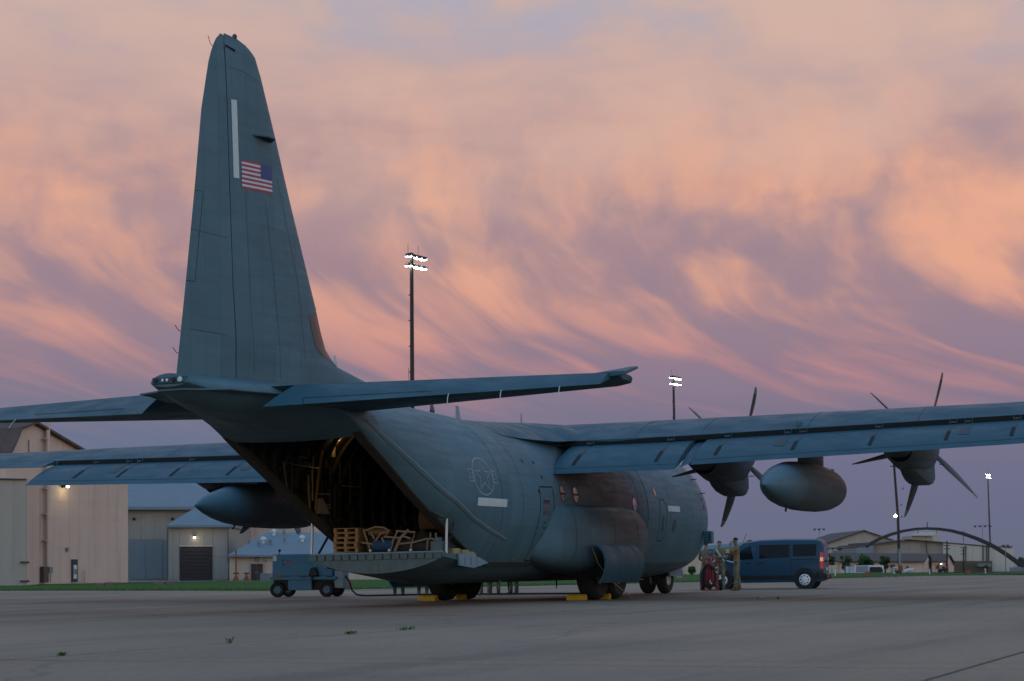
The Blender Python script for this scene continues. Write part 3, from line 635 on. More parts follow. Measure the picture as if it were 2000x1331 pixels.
# worn leading-edge panel at the foot of the fin
pz = [(5.40, -15.75, -15.50), (5.55, -16.45, -15.80), (5.70, -16.80, -16.03), (6.1, -16.95, -16.26), (6.36, -17.02, -16.37), (6.62, -16.60, -16.48)]
b = MB(); b.loft([[(x0, -finw(x0, z)-.008, z), (x0*.6+x1*.4, -finw(x0*.6+x1*.4, z)-.008, z), (x0*.25+x1*.75, -finw(x0*.25+x1*.75, z)-.008, z), (x1+.012, 0, z), (x0*.25+x1*.75, finw(x0*.25+x1*.75, z)+.008, z), (x0, finw(x0, z)+.008, z)] for z, x0, x1 in pz], caps=(False, False), closed=False); b.build('leading_edge_panel', MAT['boot_brown'], finb, smooth=60)
b = MB(); b.prism([(-19.4, -.10), (-19.05, -.34), (-18.75, -.34), (-18.5, -.08)], 2, 9.92, 9.95); b.build('fin_aerial', MAT['track'], finb)
b = MB(); b.lathe([(.05, 0), (.05, .06), (.02, .09)], 10, T=Matrix.Translation((-19.85, 0, 11.90))); b.build('beacon', MAT['seam'], finb)
for z, x in ((11.52, -20.72), (5.52, -21.98), (5.08, -22.06)):
    b = MB(); b.tube([(x+.02, 0, z), (x-.06, 0, z+.01), (x-.12, 0, z+.05), (x-.19, 0, z+.17 if z > 11 else z+.10)], .007, 5); b.build('static_wick', MAT['black'], rud)

# ------------------------------------------------------------------ tailplane and elevators
def naca(t, th): return 5*th*(.2969*math.sqrt(t)-.126*t-.3516*t*t+.2843*t**3-.1015*t**4)
def stabring(y, s, cut=None):
    q = abs(y); le = lerp([(0, -16.55), (1.5, -16.7), (7.6, -17.75), (7.9, -18.0), (8.03, -18.35)], q); te = lerp([(0, -21.4), (1.5, -21.25), (7.9, -19.75), (8.03, -19.4)], q); hg = lerp([(0, -20.25), (1.5, -20.14), (7.9, -19.15), (8.03, -19.1)], q)
    zc = 4.40 + .005*q; c_ = le-te; end = (le-hg)/c_; th = .115
    T = [end*(i/10)**1.5 for i in range(11)]
    return [(le-c_*t, s*q, zc+c_*naca(t, th)*.9) for t in T] + [(le-c_*t, s*q, zc-c_*naca(t, th)) for t in reversed(T[:-1])] , (le, te, hg, zc, c_)
for s in (-1, 1):
    b = MB(); b.loft([stabring(y, s)[0] for y in (.3, 1.5, 2.5, 4, 5.5, 7, 7.6, 7.9, 8.03)]); sb_ = b.build('tailplane', MAT['paint_sky_tone'], AC, smooth=40)
    rings = []
    for y in (1.52, 2.2, 3.5, 5, 6.5, 7.85):
        _, (le, te, hg, zc, c_) = stabring(y, s); t0 = (le-hg)/c_; th = c_*naca(t0, .115)
        ch = hg-te - (0 if y > 1.6 else 0); a = R(20); r_ = []
        yy = lambda t: s*(y - (.14*t if y < 1.6 else 0))
        for t in (0, .15, .4, .7, 1): r_.append((hg-.02-ch*t*math.cos(a)+0, yy(t), zc+th*.9*(1-t)-ch*t*math.sin(a)+.02*math.sin(math.pi*t)))
        for t in (1, .6, .2, 0): r_.append((hg-.02-ch*t*math.cos(a), yy(t), zc-th*(1-t)*.9-ch*t*math.sin(a)-.004))
        rings.append(r_)
    b = MB(); b.loft(rings); ev = b.build('elevator', MAT['paint_sky_tone'], AC, smooth=30)
    def evp(y, t):
        _, (le, te, hg, zc, c_) = stabring(y, s); th = c_*naca((le-hg)/c_, .115); ch = hg-te; a = R(20)
        return (hg-.02-ch*t*math.cos(a), s*y, zc+th*.9*(1-t)-ch*t*math.sin(a)+.02*math.sin(math.pi*t)+.006)
    for pts in ([(2.2, .98), (2.05, .72), (3.2, .74), (4.6, .76)],):
        b = MB()
        for (y0, t0), (y1, t1) in zip(pts, pts[1:]):
            A, B_ = Vector(evp(y0, t0)), Vector(evp(y1, t1)); dn = Vector((-.02, 0, -.008)); b.add([A, B_, B_+dn, A+dn], [(0, 1, 2, 3)])
        b.build('tab_seam', MAT['line_dark'], ev)
    # horn balance, turned up at the tip
    b = MB(); b.loft([[(-19.25, s*7.55, 4.42), (-19.25, s*7.55, 4.50), (-18.85, s*7.55, 4.50), (-18.85, s*7.55, 4.45)], [(-19.2, s*7.95, 4.42), (-19.2, s*7.95, 4.52), (-18.2, s*7.95, 4.70), (-18.2, s*7.95, 4.62)], [(-19.0, s*8.12, 4.46), (-19.0, s*8.12, 4.53), (-18.25, s*8.12, 4.69), (-18.25, s*8.12, 4.64)]]); b.build('horn_balance', MAT['paint_sky_tone'], AC, bevel=.02)
    for y in (5.0, 6.0, 7.1):
        p = evp(y, 1.0); b = MB(); b.tube([p, (p[0]-.1, p[1]+s*.02, p[2]-.08), (p[0]-.18, p[1]+s*.05, p[2]-.2)], .008, 5); b.build('static_wick', MAT['white_strip'], ev)
b = MB(); b.prism([(-22.3, .30), (-22.12, .42), (-21.82, 1.02), (-21.3, 1.10), (-20.6, 1.35), (-20.0, 1.48), (-19.5, 1.0), (-19.5, -1.0), (-20.0, -1.48), (-20.6, -1.35), (-21.3, -1.10), (-21.82, -1.02), (-22.12, -.42), (-22.3, -.30)], 2, 4.335, 4.365); b.build('tail_plate', MAT['paint'], AC)
# flat tail end: plate between the elevators, lights strip
b = MB(); b.loft([[(-22.34, .40, 4.44), (-22.34, -.40, 4.44), (-22.34, -.40, 4.60), (-22.34, .40, 4.60)], [(-22.44, .34, 4.46), (-22.44, -.34, 4.46), (-22.44, -.34, 4.58), (-22.44, .34, 4.58)]]); tl = b.build('tail_light_bar', MAT['paint_sky_tone'], AC, bevel=.015)
for y, m, r_ in ((-.28, 'white_strip', .055), (-.14, 'black', .05), (0, 'steel', .035), (.1, 'steel', .035), (.26, 'black', .05)):
    b = MB(); b.lathe([(r_, 0), (r_*.8, .02)], 14, T=Matrix.Translation((-22.445, y, 4.525)) @ Matrix.Rotation(R(-90), 4, 'Y')); b.build('lamp', MAT[m], tl)

# ------------------------------------------------------------------ wings
WLE = [(0, -1.7), (5, -1.75), (20.0, -2.7), (20.25, -3.1)]; WTE = [(0, -6.65), (2.2, -6.6), (20.0, -5.15), (20.25, -4.8)]
ZAF = [(0, 4.18), (5, 4.21), (9, 4.28), (14, 4.37), (20.2, 4.52)]; WTH = [(0, .85), (5, .8), (14, .52), (20, .32), (20.25, .12)]
def wz(q, t):                                                        # upper and lower surface height at span q, chord fraction t
    zm, za, th = 4.80 + (.0 if q < 19.9 else -.03), lerp(ZAF, q), lerp(WTH, q); zle = zm-.52*th; zlo = zm-th
    if t < .33: k = math.sqrt(max(0, 1-((.33-t)/.33)**2)); return zle+(zm-zle)*k, zle+(zlo-zle)*k
    k = ((t-.33)/.45); up_ = zm-(zm-za)*k**1.55
    return up_, min(up_-.01, zlo + (za-.13-zlo)*k**1.2)
def wring(q, s, tmax=.78, n=14):
    le, te = lerp(WLE, q), lerp(WTE, q); c_ = le-te; T = [tmax*(i/n)**1.7 for i in range(n+1)]
    return [(le-c_*t, s*q, wz(q, t)[0]) for t in T] + [(le-c_*t, s*q, wz(q, t)[1]) for t in reversed(T[1:])]
FTX = [(1.8, -7.28), (5.3, -7.08), (5.6, -7.0), (9.2, -6.8), (13.8, -6.5), (15.2, -6.42)]; FTZ = [(1.8, 3.24), (5.3, 3.24), (5.35, 3.34), (9.2, 3.43), (13.8, 3.55), (15.2, 3.60)]
def flp(q, t, up=True):                                              # point on a lowered flap
    le, te = lerp(WLE, q), lerp(WTE, q); c_ = le-te; x0, z0 = le-.775*c_+.18, lerp(ZAF, q)-.145; x1, z1 = lerp(FTX, q), lerp(FTZ, q)
    x, z = x0+(x1-x0)*t, z0+(z1-z0)*t; d = Vector((x1-x0, z1-z0)).normalized(); nn = Vector((d.y, -d.x)); nn = nn if nn.y > 0 else -nn
    h = (.13*(1-t)**.8*t**.4*1.6 + .03*math.sin(math.pi*t)) if up else -(.16*(1-t)*min(1, t*6)+.002)
    return x+nn.x*h, z+nn.y*h
def pan(q, t, d=.004): x, z = flp(q, t); return x-d, z+d
for s in (-1, 1):
    b = MB(); b.loft([wring(q, s) for q in (0, 1.5, 3, 5, 7, 9, 11, 13, 14.9, 16.5, 18, 19.4, 20.0, 20.2)], caps=(False, True)); wing = b.build('wing', MAT['paint_sky_tone'], AC, smooth=40)
    b = MB(); b.loft([[(x-.006 if i == 0 else x-.03, y_, z) for i, (x, y_, z) in enumerate([(lerp(WLE, q)-.78*(lerp(WLE, q)-lerp(WTE, q)), s*q, wz(q, .78)[0]-.012), (lerp(WLE, q)-.78*(lerp(WLE, q)-lerp(WTE, q)), s*q, wz(q, .78)[1])])] for q in (1.6, 5, 10, 14.9)], caps=(False, False), closed=False); b.build('flap_cove', MAT['dark_gap'], wing)
    for q0, q1 in ((1.9, 5.22), (5.62, 14.95)):
        b = MB(); qs = frange(q0, q1, 6); T = [0, .03, .08, .16, .3, .5, .7, .85, 1]
        b.loft([[(flp(q, t)[0], s*q, flp(q, t)[1]) for t in T] + [(flp(q, t, False)[0], s*q, flp(q, t, False)[1]) for t in reversed(T[1:-1])] for q in qs])
        fo = b.build('flap', MAT['paint_sky_tone'], AC, smooth=40)
        for q, w_, t0, t1 in ((2.42, .10, .02, .80), (4.62, .10, .02, .80), (6.15, .10, .02, .78), (7.72, .26, .2, .62), (8.12, .10, .02, .78), (10.05, .10, .02, .78), (11.9, .10, .02, .78), (12.28, .26, .2, .62), (13.46, .10, .02, .78), (9.1, .05, .1, .30), (6.95, .04, .1, .3), (11.0, .05, .1, .3)):
            if not q0 < q < q1: continue
            b = MB(); k = 6
            b.loft([[(pan(q, t)[0], s*(q-w_/2), pan(q, t)[1]), (pan(q, t)[0], s*(q+w_/2), pan(q, t)[1])] for t in frange(t0, t1, k)], caps=(False, False), closed=False)
            b.build('flap_track', MAT['track'], fo)
            if w_ > .08:
                b = MB(); b.loft([[(pan(q, t, .009)[0], s*(q-w_*.42), pan(q, t, .009)[1]), (pan(q, t, .009)[0], s*(q+w_*.42), pan(q, t, .009)[1])] for t in frange(t0+(t1-t0)*.6, t1-.01, 3)], caps=(False, False), closed=False)
                if w_ < .2: b.build('track_slot', MAT['line_dark'], fo)
                x, z = flp(q, .03); b = MB(); b.b2((x-.16, s*q-.10, z-.02), (x+.05, s*q-.08, z+.11)); b.b2((x-.16, s*q+.08, z-.02), (x+.05, s*q+.10, z+.11)); b.b2((x-.20, s*q-.06, z+.0), (x-.10, s*q+.06, z+.05)); b.build('flap_bracket', MAT['track'], fo)
        b = MB(); b.loft([[(pan(q, .86)[0], s*q, pan(q, .86)[1]), (pan(q, .872)[0], s*q, pan(q, .872)[1])] for q in frange(q0+.02, q1-.02, 5)], caps=(False, False), closed=False); b.build('flap_seam', MAT['seam'], fo)
    # sloping end rib between the two flaps
    b = MB(); b.loft([[(flp(5.3, t)[0]+.05, s*5.30, flp(5.3, t)[1]-.06), (flp(5.55, t)[0]+.05, s*5.56, flp(5.55, t)[1]-.06)] for t in frange(.1, .9, 5)], caps=(False, False), closed=False); b.build('flap_joint', MAT['paint_sky_tone'], wing)
    # aileron
    b = MB(); rr = []
    for q in (15.02, 17, 19, 20.0):
        le, te = lerp(WLE, q), lerp(WTE, q); c_ = le-te; xa = le-.785*c_; zu, zl = wz(q, .78)
        rr.append([(xa, s*q, zu-.01), (te, s*q, zl-.10), (te, s*q, zl-.11), (xa, s*q, zl)])
    b.loft(rr); b.build('aileron', MAT['paint_sky_tone'], AC)
    for q in (3.6, 5.4, 8.2, 11, 14): 
        b = MB(); b.loft([[(lerp(WLE, q)-t*(lerp(WLE, q)-lerp(WTE, q)), s*(q+e), wz(q, t)[0]+.004) for e in (-.012, .012)] for t in frange(.2, .77, 8)], caps=(False, False), closed=False); b.build('wing_seam', MAT['seam'], wing)
# fairing over the wing centre section, drawn out along the sides aft of the wing
HW = [(-10.2, 1.20), (-9.4, 1.24), (-8.6, 1.30), (-8.1, 1.37), (-7.4, 1.50), (-6.7, 1.64), (-6.2, 1.76), (-5.6, 1.95), (-5.2, 2.3), (-4, 2.4), (-2.5, 2.35), (-1.2, 2.1), (-.4, 1.6), (.4, 1.0)]
HT = [(-10.2, 4.638), (-9.4, 4.62), (-8.6, 4.635), (-7, 4.70), (-5, 4.79), (-3, 4.84), (-1.5, 4.82), (-.5, 4.72), (.4, 4.6)]
HE = [(-10.2, 4.255), (-9.4, 4.215), (-8.6, 4.18), (-8, 4.15), (-6.2, 4.14), (-5.5, 4.2), (-3, 4.25), (-1, 4.2), (.4, 4.25)]
HP = [(-10.2, 2.05), (-8.5, 2.05), (-7, 1.8), (-6, 1.8), (-5, 2.2), (-3, 3), (-1, 2.2), (.4, 2)]
b = MB(); rr = []
for x in frange(-10.2, .4, 36):
    w_, zt, ze, pw = sml(HW, x), sml(HT, x)+.004, sml(HE, x), sml(HP, x); r_ = [(x, 1.0, ze-.06), (x, w_-.08, ze-.025)]
    for i in range(25):
        u = 1-2*i/24; r_.append((x, w_*u, zt-(zt-ze)*abs(u)**pw))
    r_ += [(x, -(w_-.08), ze-.025), (x, -1.0, ze-.06)]; rr.append(r_)
b.loft(rr); b.build('wing_fairing', MAT['paint_sky_tone'], AC, smooth=50)

# ------------------------------------------------------------------ engines and propellers
def nring(x, y0, zh, top, bot, hw, hb, n=24):
    zc, h = zh+(top+bot)/2, (top-bot)/2; r_ = []
    for i in range(n):
        a = 2*math.pi*i/n; cs, sn = math.cos(a), math.sin(a); k = .5-.5*sn; wl = hw*(1-k**1.4)+hb*k**1.4
        r_.append((x, y0+wl*math.copysign(abs(cs)**.7, cs), zc+h*math.copysign(abs(sn)**.85, sn)))
    return r_
bl = MB(); rr = []
for r_, ch, sw, tw in ((.28, .14, 0, 28), (.45, .24, .0, 24), (.7, .38, .01, 17), (1.0, .50, .02, 12), (1.3, .54, .02, 8), (1.6, .50, -.02, 5), (1.85, .40, -.08, 3), (1.86, .395, -.082, 3), (1.97, .31, -.13, 2), (2.055, .16, -.20, 2)):
    a = R(tw); th = .10*ch+.012; P = [(-.5, 0), (-.25, .5), (.2, .42), (.5, 0), (.2, -.3), (-.25, -.3)]
    rr.append([((sw+u*ch)*math.cos(a)-v*th*math.sin(a), (sw+u*ch)*math.sin(a)+v*th*math.cos(a), r_) for u, v in P])
bl.loft(rr); bl.m = [1 if min(bl.v[i][2] for i in f) > 1.855 else 0 for f in bl.f]
blade0 = None
def engine(y0, zh, ph):
    global blade0
    ne = MB(); ne.loft([nring(x, y0, zh, *q) for x, q in ((-.22, (.44, -.44, .44, .40)), (-.30, (.50, -.62, .50, .38)), (-.6, (.55, -.74, .58, .42)), (-1.0, (.6, -.82, .66, .46)), (-1.8, (.7, -.88, .70, .46)), (-2.6, (.7, -.80, .66, .46)), (-3.3, (.4, -.64, .56, .45)), (-3.85, (.25, -.50, .46, .40)), (-4.8, (.02, -.22, .30, .26)))])
    n_ = ne.build('engine_nacelle', MAT['paint'], AC, smooth=50)
    sc = MB(); sc.loft([[(x, y0+u*w_, zh+z) for u, z in ((-1, zt_), (-1, zb_+.16), (-.82, zb_+.05), (-.5, zb_), (.5, zb_), (.82, zb_+.05), (1, zb_+.16), (1, zt_))] for x, w_, zt_, zb_ in ((-.26, .29, -.45, -1.06), (-.5, .33, -.5, -1.13), (-1.1, .34, -.5, -1.14), (-1.7, .32, -.55, -1.06), (-2.3, .26, -.6, -.92), (-2.7, .16, -.65, -.80))]); sc.build('intake_scoop', MAT['paint'], n_, smooth=30)
    ex = MB(); ex.lathe([(.30, -.02), (.33, .06), (.27, .05), (.25, -.4), (0.01, -.42)], 20, T=Matrix.Translation((-3.72, y0-.05, zh-.30)) @ Matrix.Rotation(R(-100), 4, 'Y'), caps=(True, True)); ex.build('exhaust', MAT['dark_gap'], n_, smooth=40)
    ik = MB(); ik.b2((-.258, y0-.24, zh-1.0), (-.245, y0+.24, zh-.6)); ik.build('air_intake', MAT['dark_gap'], n_)
    for q in (-.66, .66):
        v = MB(); v.b2((-1.3, y0+q-.06, zh-.62), (-1.2, y0+q+.06, zh-.60)); v.build('vent_fin', MAT['track'], n_)
    v = MB(); v.loft([[(x, y, z-.006) for x, y, z in nring(x0, y0, zh-.004, .62, -.825, .664, .464)[13:24]] for x0 in (-1.02, -1.0)], caps=(False, False), closed=False); v.build('cowl_seam', MAT['seam'], n_)
    pr = empty('propeller', (0, y0, zh)); pr.parent = AC
    sp_ = MB(); sp_.lathe([(.43, -.2), (.42, 0), (.36, .3), (.22, .58), (.08, .72), (.01, .75)], 24, T=Matrix.Rotation(R(90), 4, 'Y')); sp_.build('spinner', MAT['paint'], pr, smooth=40)
    for k in range(6):
        if blade0 is None: blade0 = bl.build('blade', [MAT['blade'], MAT['blade_tip']], pr, smooth=40); o = blade0
        else: o = blade0.copy(); C.objects.link(o); o.parent = pr
        o.rotation_euler = (-(ph + k*math.pi/3), 0, 0)
engine(-4.95, 3.89, -.282); engine(-10.22, 4.01, -.298); engine(4.95, 3.89, -.143); engine(10.22, 3.9, .486)
# ------------------------------------------------------------------ wing tanks
for s in (-1, 1):
    b = MB(); pr = [(.012, -8.53, -.07), (.10, -8.33, -.06), (.24, -7.95, -.045), (.38, -7.45, -.03), (.50, -6.85, -.015), (.58, -6.2, 0), (.62, -5.4, 0), (.632, -4.4, 0), (.625, -3.4, 0), (.58, -2.5, 0), (.49, -1.8, 0), (.35, -1.25, 0), (.18, -.93, 0), (.02, -.82, 0)]
    b.loft([[(x, s*7.91+r_*math.cos(2*math.pi*i/32), 2.79+dz+r_*math.sin(2*math.pi*i/32)) for i in range(32)] for r_, x, dz in pr]); tk = b.build('wing_tank', MAT['paint'], AC, smooth=50)
    b = MB(); b.loft([[(-5.1, s*7.91, z), (-4.6, s*7.91-.13, z), (-3.2, s*7.91-.14, z), (-2.3, s*7.91, z), (-3.2, s*7.91+.14, z), (-4.6, s*7.91+.13, z)] for z in (3.2, 4.45)]); b.build('pylon', MAT['paint'], tk, smooth=30)
    b = MB(); b.tube([(-6.4, s*7.91, 2.23), (-6.5, s*7.91, 2.12)], .03, 6); b.build('drain', MAT['seam'], tk)
    for x in (-4.0, -2.6): b = MB(); b.box((x, s*(7.91+.30), 3.345-(.02 if x < -3 else .05)), (.22, .05, .03), T=None); b.build('filler_cap', MAT['line_dark'], tk)

# ------------------------------------------------------------------ gear fairings, doors, wheels
SP = [(-8.3, (1.9, 2.40, 1.1)), (-7.9, (2.10, 2.44, .98)), (-7.4, (2.30, 2.46, .88)), (-6.8, (2.52, 2.47, .80)), (-6.2, (2.70, 2.48, .73)), (-5.5, (2.84, 2.49, .68)), (-4.6, (2.9, 2.5, .66)), (-3.2, (2.9, 2.5, .66)), (-2.3, (2.82, 2.45, .70)), (-1.7, (2.68, 2.30, .78)), (-1.2, (2.48, 2.07, .9)), (-.85, (2.28, 1.8, 1.05)), (-.6, (2.05, 1.6, 1.2))]
def spr(x, q, s, n=18):
    yo, zt, zb = q; zc, h = (zt+zb)/2, (zt-zb)/2; r_ = [(x, s*1.5, zb+.03), (x, s*2.02, zt-.04)]
    for i in range(n+1):
        a = math.pi/2 - math.pi*i/n; yb = 1.75+.27*math.sin(a); r_.append((x, s*(yb+(yo-yb)*abs(math.cos(a))**.62), zc+h*math.copysign(abs(math.sin(a))**.75, math.sin(a))))
    return r_
for s in (-1, 1):
    b = MB(); b.loft([spr(x, q, s) for x, q in SP]); gf = b.build('gear_fairing', MAT['paint'], AC, smooth=50)
    b = MB(); b.b2((-5.75, s*2.2, .60), (-3.45, s*2.912, 1.40)); b.build('well_shade', MAT['dark_gap'], gf)  # dark block in place of the shaded opening in the fairing
    prof = [(2.90, 1.42), (3.02, 1.34), (3.12, 1.20), (3.17, 1.02), (3.16, .82), (3.10, .62), (2.98, .43)]
    b = MB(); b.loft([[(x, s*y, z) for y, z in prof] + [(x, s*(y-.05), z-.01) for y, z in reversed(prof)] for x in frange(-6.6, -3.55, 4)]); b.build('gear_door', MAT['paint_sky_tone'], AC, smooth=40)
    for pts in ([(-6.9, 2.3), (-6.9, .9)], [(-5.0, 2.45), (-5.0, 1.45)], [(-3.2, 2.45), (-3.2, 1.45)]):
        b = MB(); x = pts[0][0]; q = tuple(lerp([(a, t_[i]) for a, t_ in SP], x) for i in range(3)); r_ = spr(x, q, s)[3:16]
        b.loft([[(p[0]+e, p[1]+s*.006, p[2]+.003) for p in r_] for e in (-.012, .012)], caps=(False, False), closed=False); b.build('skin_seam', MAT['seam'], gf)
def wheel(name, loc, r, w, rimr, mrim, parent, sides=(1, -1)):
    e = empty(name, loc); e.parent = parent
    t = MB(); hw = w/2; t.lathe([(rimr, -hw*.8), (r*.86, -hw), (r*.97, -hw*.72), (r, -hw*.35), (r, hw*.35), (r*.97, hw*.72), (r*.86, hw), (rimr, hw*.8)], 32, T=Matrix.Rotation(R(90), 4, 'X'), caps=(False, False)); t.build('tyre', MAT['tyre'], e, smooth=40)
    h = MB(); h.lathe([(.02, -hw*.62), (rimr*.35, -hw*.66), (rimr*.4, -hw*.45), (rimr*.85, -hw*.5), (rimr, -hw*.82), (rimr, hw*.82), (rimr*.85, hw*.5), (rimr*.4, hw*.45), (rimr*.35, hw*.66), (.02, hw*.62)], 24, T=Matrix.Rotation(R(90), 4, 'X')); h.build('rim', MAT[mrim], e, smooth=30); return e
for s in (-1, 1):
    dz = .0235*s
    for x in (-4.92, -3.46): wheel('main_wheel', (x, s*2.17, .705+dz), .70, .50, .30, 'rim', AC)
    b = MB(); b.tube([(-4.2, s*2.0, .9), (-4.2, s*2.0, .55)], .16, 10); b.b2((-5.0, s*1.9, .55), (-3.4, s*2.0, .75)); b.build('gear_leg', MAT['steel'], AC)
    wheel('nose_wheel', (6.98, s*.29, .5+.003*s), .50, .33, .24, 'rim', AC)
b = MB(); b.tube([(6.98, 0, .5), (6.98, 0, 1.3)], .09, 10); b.tube([(6.98, -.15, .5), (6.98, .15, .5)], .06, 8); b.tube([(6.98, 0, .75), (5.4, 0, .75), (5.0, 0, .95)], .05, 8); b.build('nose_gear_leg', MAT['steel'], AC)
for s in (-1, 1): b = MB(); b.loft([[(6.2, s*.55, .95), (8.0, s*.5, .95), (8.0, s*.53, .95), (6.2, s*.58, .95)], [(6.3, s*.68, .55), (7.9, s*.62, .55), (7.9, s*.65, .55), (6.3, s*.71, .55)]]); b.build('nose_gear_door', MAT['paint'], AC)
b = MB(); b.loft([[(-2.2, -1.75, .98), (-1.9, -1.75, .98), (-1.9, -1.79, .98), (-2.2, -1.79, .98)], [(-1.75, -1.85, .42), (-1.55, -1.85, .42), (-1.55, -1.89, .42), (-1.75, -1.89, .42)]]); b.build('small_door', MAT['paint_sky_tone'], AC)
b = MB(); b.prism([(-2.6, .62), (-.8, .60), (1.4, .48), (-.4, .40), (-2.4, .44)], 1, -1.5, -.9); b.build('ground_skid', MAT['paint'], AC, bevel=.02)

# ================================================================== load on the ramp
RZ = 1.262
pal = [None]
def make_pallet(z, dx, dy, rz, lab):
    if pal[0] is None:
        e = empty('wooden_pallet', (0, 0, 0)); st_ = MB().b2((-.29, -.035, .022), (.29, .035, .09)); bd_ = MB().b2((-.055, -.32, 0), (.055, .32, .022)); first = {}
        for y in (-.275, 0, .275): o = st_.build('stringer', MAT['wood'], e, loc=(0, y, 0), bevel=.004)
        for x in (-.235, -.115, .005, .125, .24): bd_.build('deck_board', MAT['wood'], e, loc=(x, 0, .091), bevel=.003)
        for x in (-.235, .005, .24): bd_.build('base_board', MAT['wood'], e, loc=(x, 0, -.001), bevel=.003)
        pal[0] = e
    else: e = copy_tree(pal[0])
    e.location = (-12.95+dx, .95+dy, z); e.rotation_euler = (0, 0, rz); tag(e, lab, 'pallet', 'wooden pallets stacked on the ramp')
for k, (lab, dx, dy, rz) in enumerate((('lowest wooden pallet of the stack on the ramp', 0, 0, .03), ('second wooden pallet from the bottom of the ramp stack', .01, .01, -.02), ('middle wooden pallet of the stack on the ramp', -.01, 0, .04), ('wooden pallet just below the top of the ramp stack', .015, -.01, .0), ('topmost wooden pallet of the stack on the ramp', 0, .01, .06))):
    make_pallet(RZ + .004 + k*.1155, dx, dy, rz, lab)
cb = empty('netted_cargo', (0, 0, 0), label='low black cargo bundle under tan webbing on the aircraft ramp', cat='cargo')
b = MB(); random.seed(5); nx, ny = 5, 22; rows = []
def chz(y): return 1.66 + .09*math.sin(y*5.1) + .05*math.sin(y*13+1) - .10*max(0, abs(y+.42)-.8)
for j in range(ny+1):
    y = .52-1.98*j/ny; e_ = .10 if j in (0, ny) else 0; zt = chz(y)-e_
    rows.append([(-13.13+e_, y, RZ+.002), (-13.16+e_+random.uniform(-.015, .015), y, RZ+.15), (-13.13+e_+random.uniform(-.02, .02), y, RZ+.30), (-13.02+e_, y, zt-.02), (-12.7, y, zt+random.uniform(0, .05)), (-12.2, y, zt+random.uniform(-.02, .05)), (-11.7, y, zt-.02), (-11.55, y, RZ+.002)])
b.loft(rows); b.build('tarp', MAT['tarp_black'], cb, smooth=50)
for k, P in enumerate(([(.55, 1.80), (.29, 1.29)], [(.50, 1.77), (.26, 1.86), (.04, 1.84), (-.15, 1.75), (-.10, 1.65)], [(.34, 1.73), (.19, 1.58)], [(-.15, 1.75), (.07, 1.70), (.26, 1.40)], [(.53, 1.50), (.26, 1.46), (-.09, 1.45), (-.26, 1.46)], [(0, 1.61), (-.07, 1.45), (-.17, 1.39), (-.26, 1.46)], [(-.36, 1.77), (-.29, 1.53), (-.22, 1.30)], [(-.63, 1.78), (-.48, 1.59), (-.33, 1.28)], [(-.31, 1.75), (-.81, 1.72), (-.76, 1.44), (-.75, 1.33)], [(-.55, 1.63), (-.74, 1.57)], [(-.05, 1.62), (-.45, 1.59)], [(-.43, 1.45), (-.81, 1.48), (-1.16, 1.56), (-1.25, 1.55)], [(-1.21, 1.70), (-1.25, 1.57), (-1.45, 1.50)], [(-1.18, 1.55), (-1.16, 1.30)], [(-1.35, 1.69), (-1.39, 1.55)])):
    b = MB(); w_ = .032 if k == 7 else .021; pts = [Vector((-13.19-(.05 if z < 1.66 else -.10*(z-1.66)/.15), y, z)) for y, z in P]; rr = []
    for i, p in enumerate(pts):
        d = (pts[min(i+1, len(pts)-1)]-pts[max(i-1, 0)]).normalized(); nn = d.cross(Vector((1, 0, 0))).normalized()*w_
        rr.append([tuple(p-nn+Vector((.004, 0, 0))), tuple(p+nn+Vector((.004, 0, 0))), tuple(p+nn-Vector((.004, 0, 0))), tuple(p-nn-Vector((.004, 0, 0)))])
    b.loft(rr); b.build('webbing_strap', MAT['strap'], cb)
for y in (-.75, -.2, .29): b = MB(); b.lathe([(.03, -.012), (.045, 0), (.03, .012)], 10, T=Matrix.Translation((-13.26, y, RZ+.045)) @ Matrix.Rotation(R(90), 4, 'Y')); b.build('tie_ring', MAT['chrome'], cb)
def bag(name, c_, d, m, lab, cat='bag'):
    b = MB(); b.lathe([(.3, -.5), (.44, -.46), (.5, -.3), (.5, .3), (.44, .46), (.3, .5)], 14); 
    o = b.build(name, MAT[m], smooth=50, loc=c_, rot=(R(90), 0, 0)); o.scale = (d[0], d[2], d[1]); return tag(o, lab, cat)
bag('blue_bag', (-13.12, .0, 1.42), (.30, .55, .28), 'cloth_blue', 'blue soft bag under the webbing of the ramp load')
bag('brown_bag', (-12.9, .2, 1.72), (.5, .5, .22), 'bag_brown', 'brown bag on top of the load by the wooden pallets')
bag('figure_stand_in', (-11.2, -.30, 2.05), (.45, .5, .62), 'bag_brown', 'brown bag shape standing in for a dim figure inside the dark cargo hold')  # bag shape put in place of a dim seated figure
b = MB(); b.b2((-11.5, -1.2, 1.05), (-10.6, .9, 1.75)); b.build('hold_crate', MAT['black'], bevel=.05); tag(bpy.data.objects['hold_crate'], 'dark crate inside the cargo hold beneath the stand-in bag shape', 'crate')

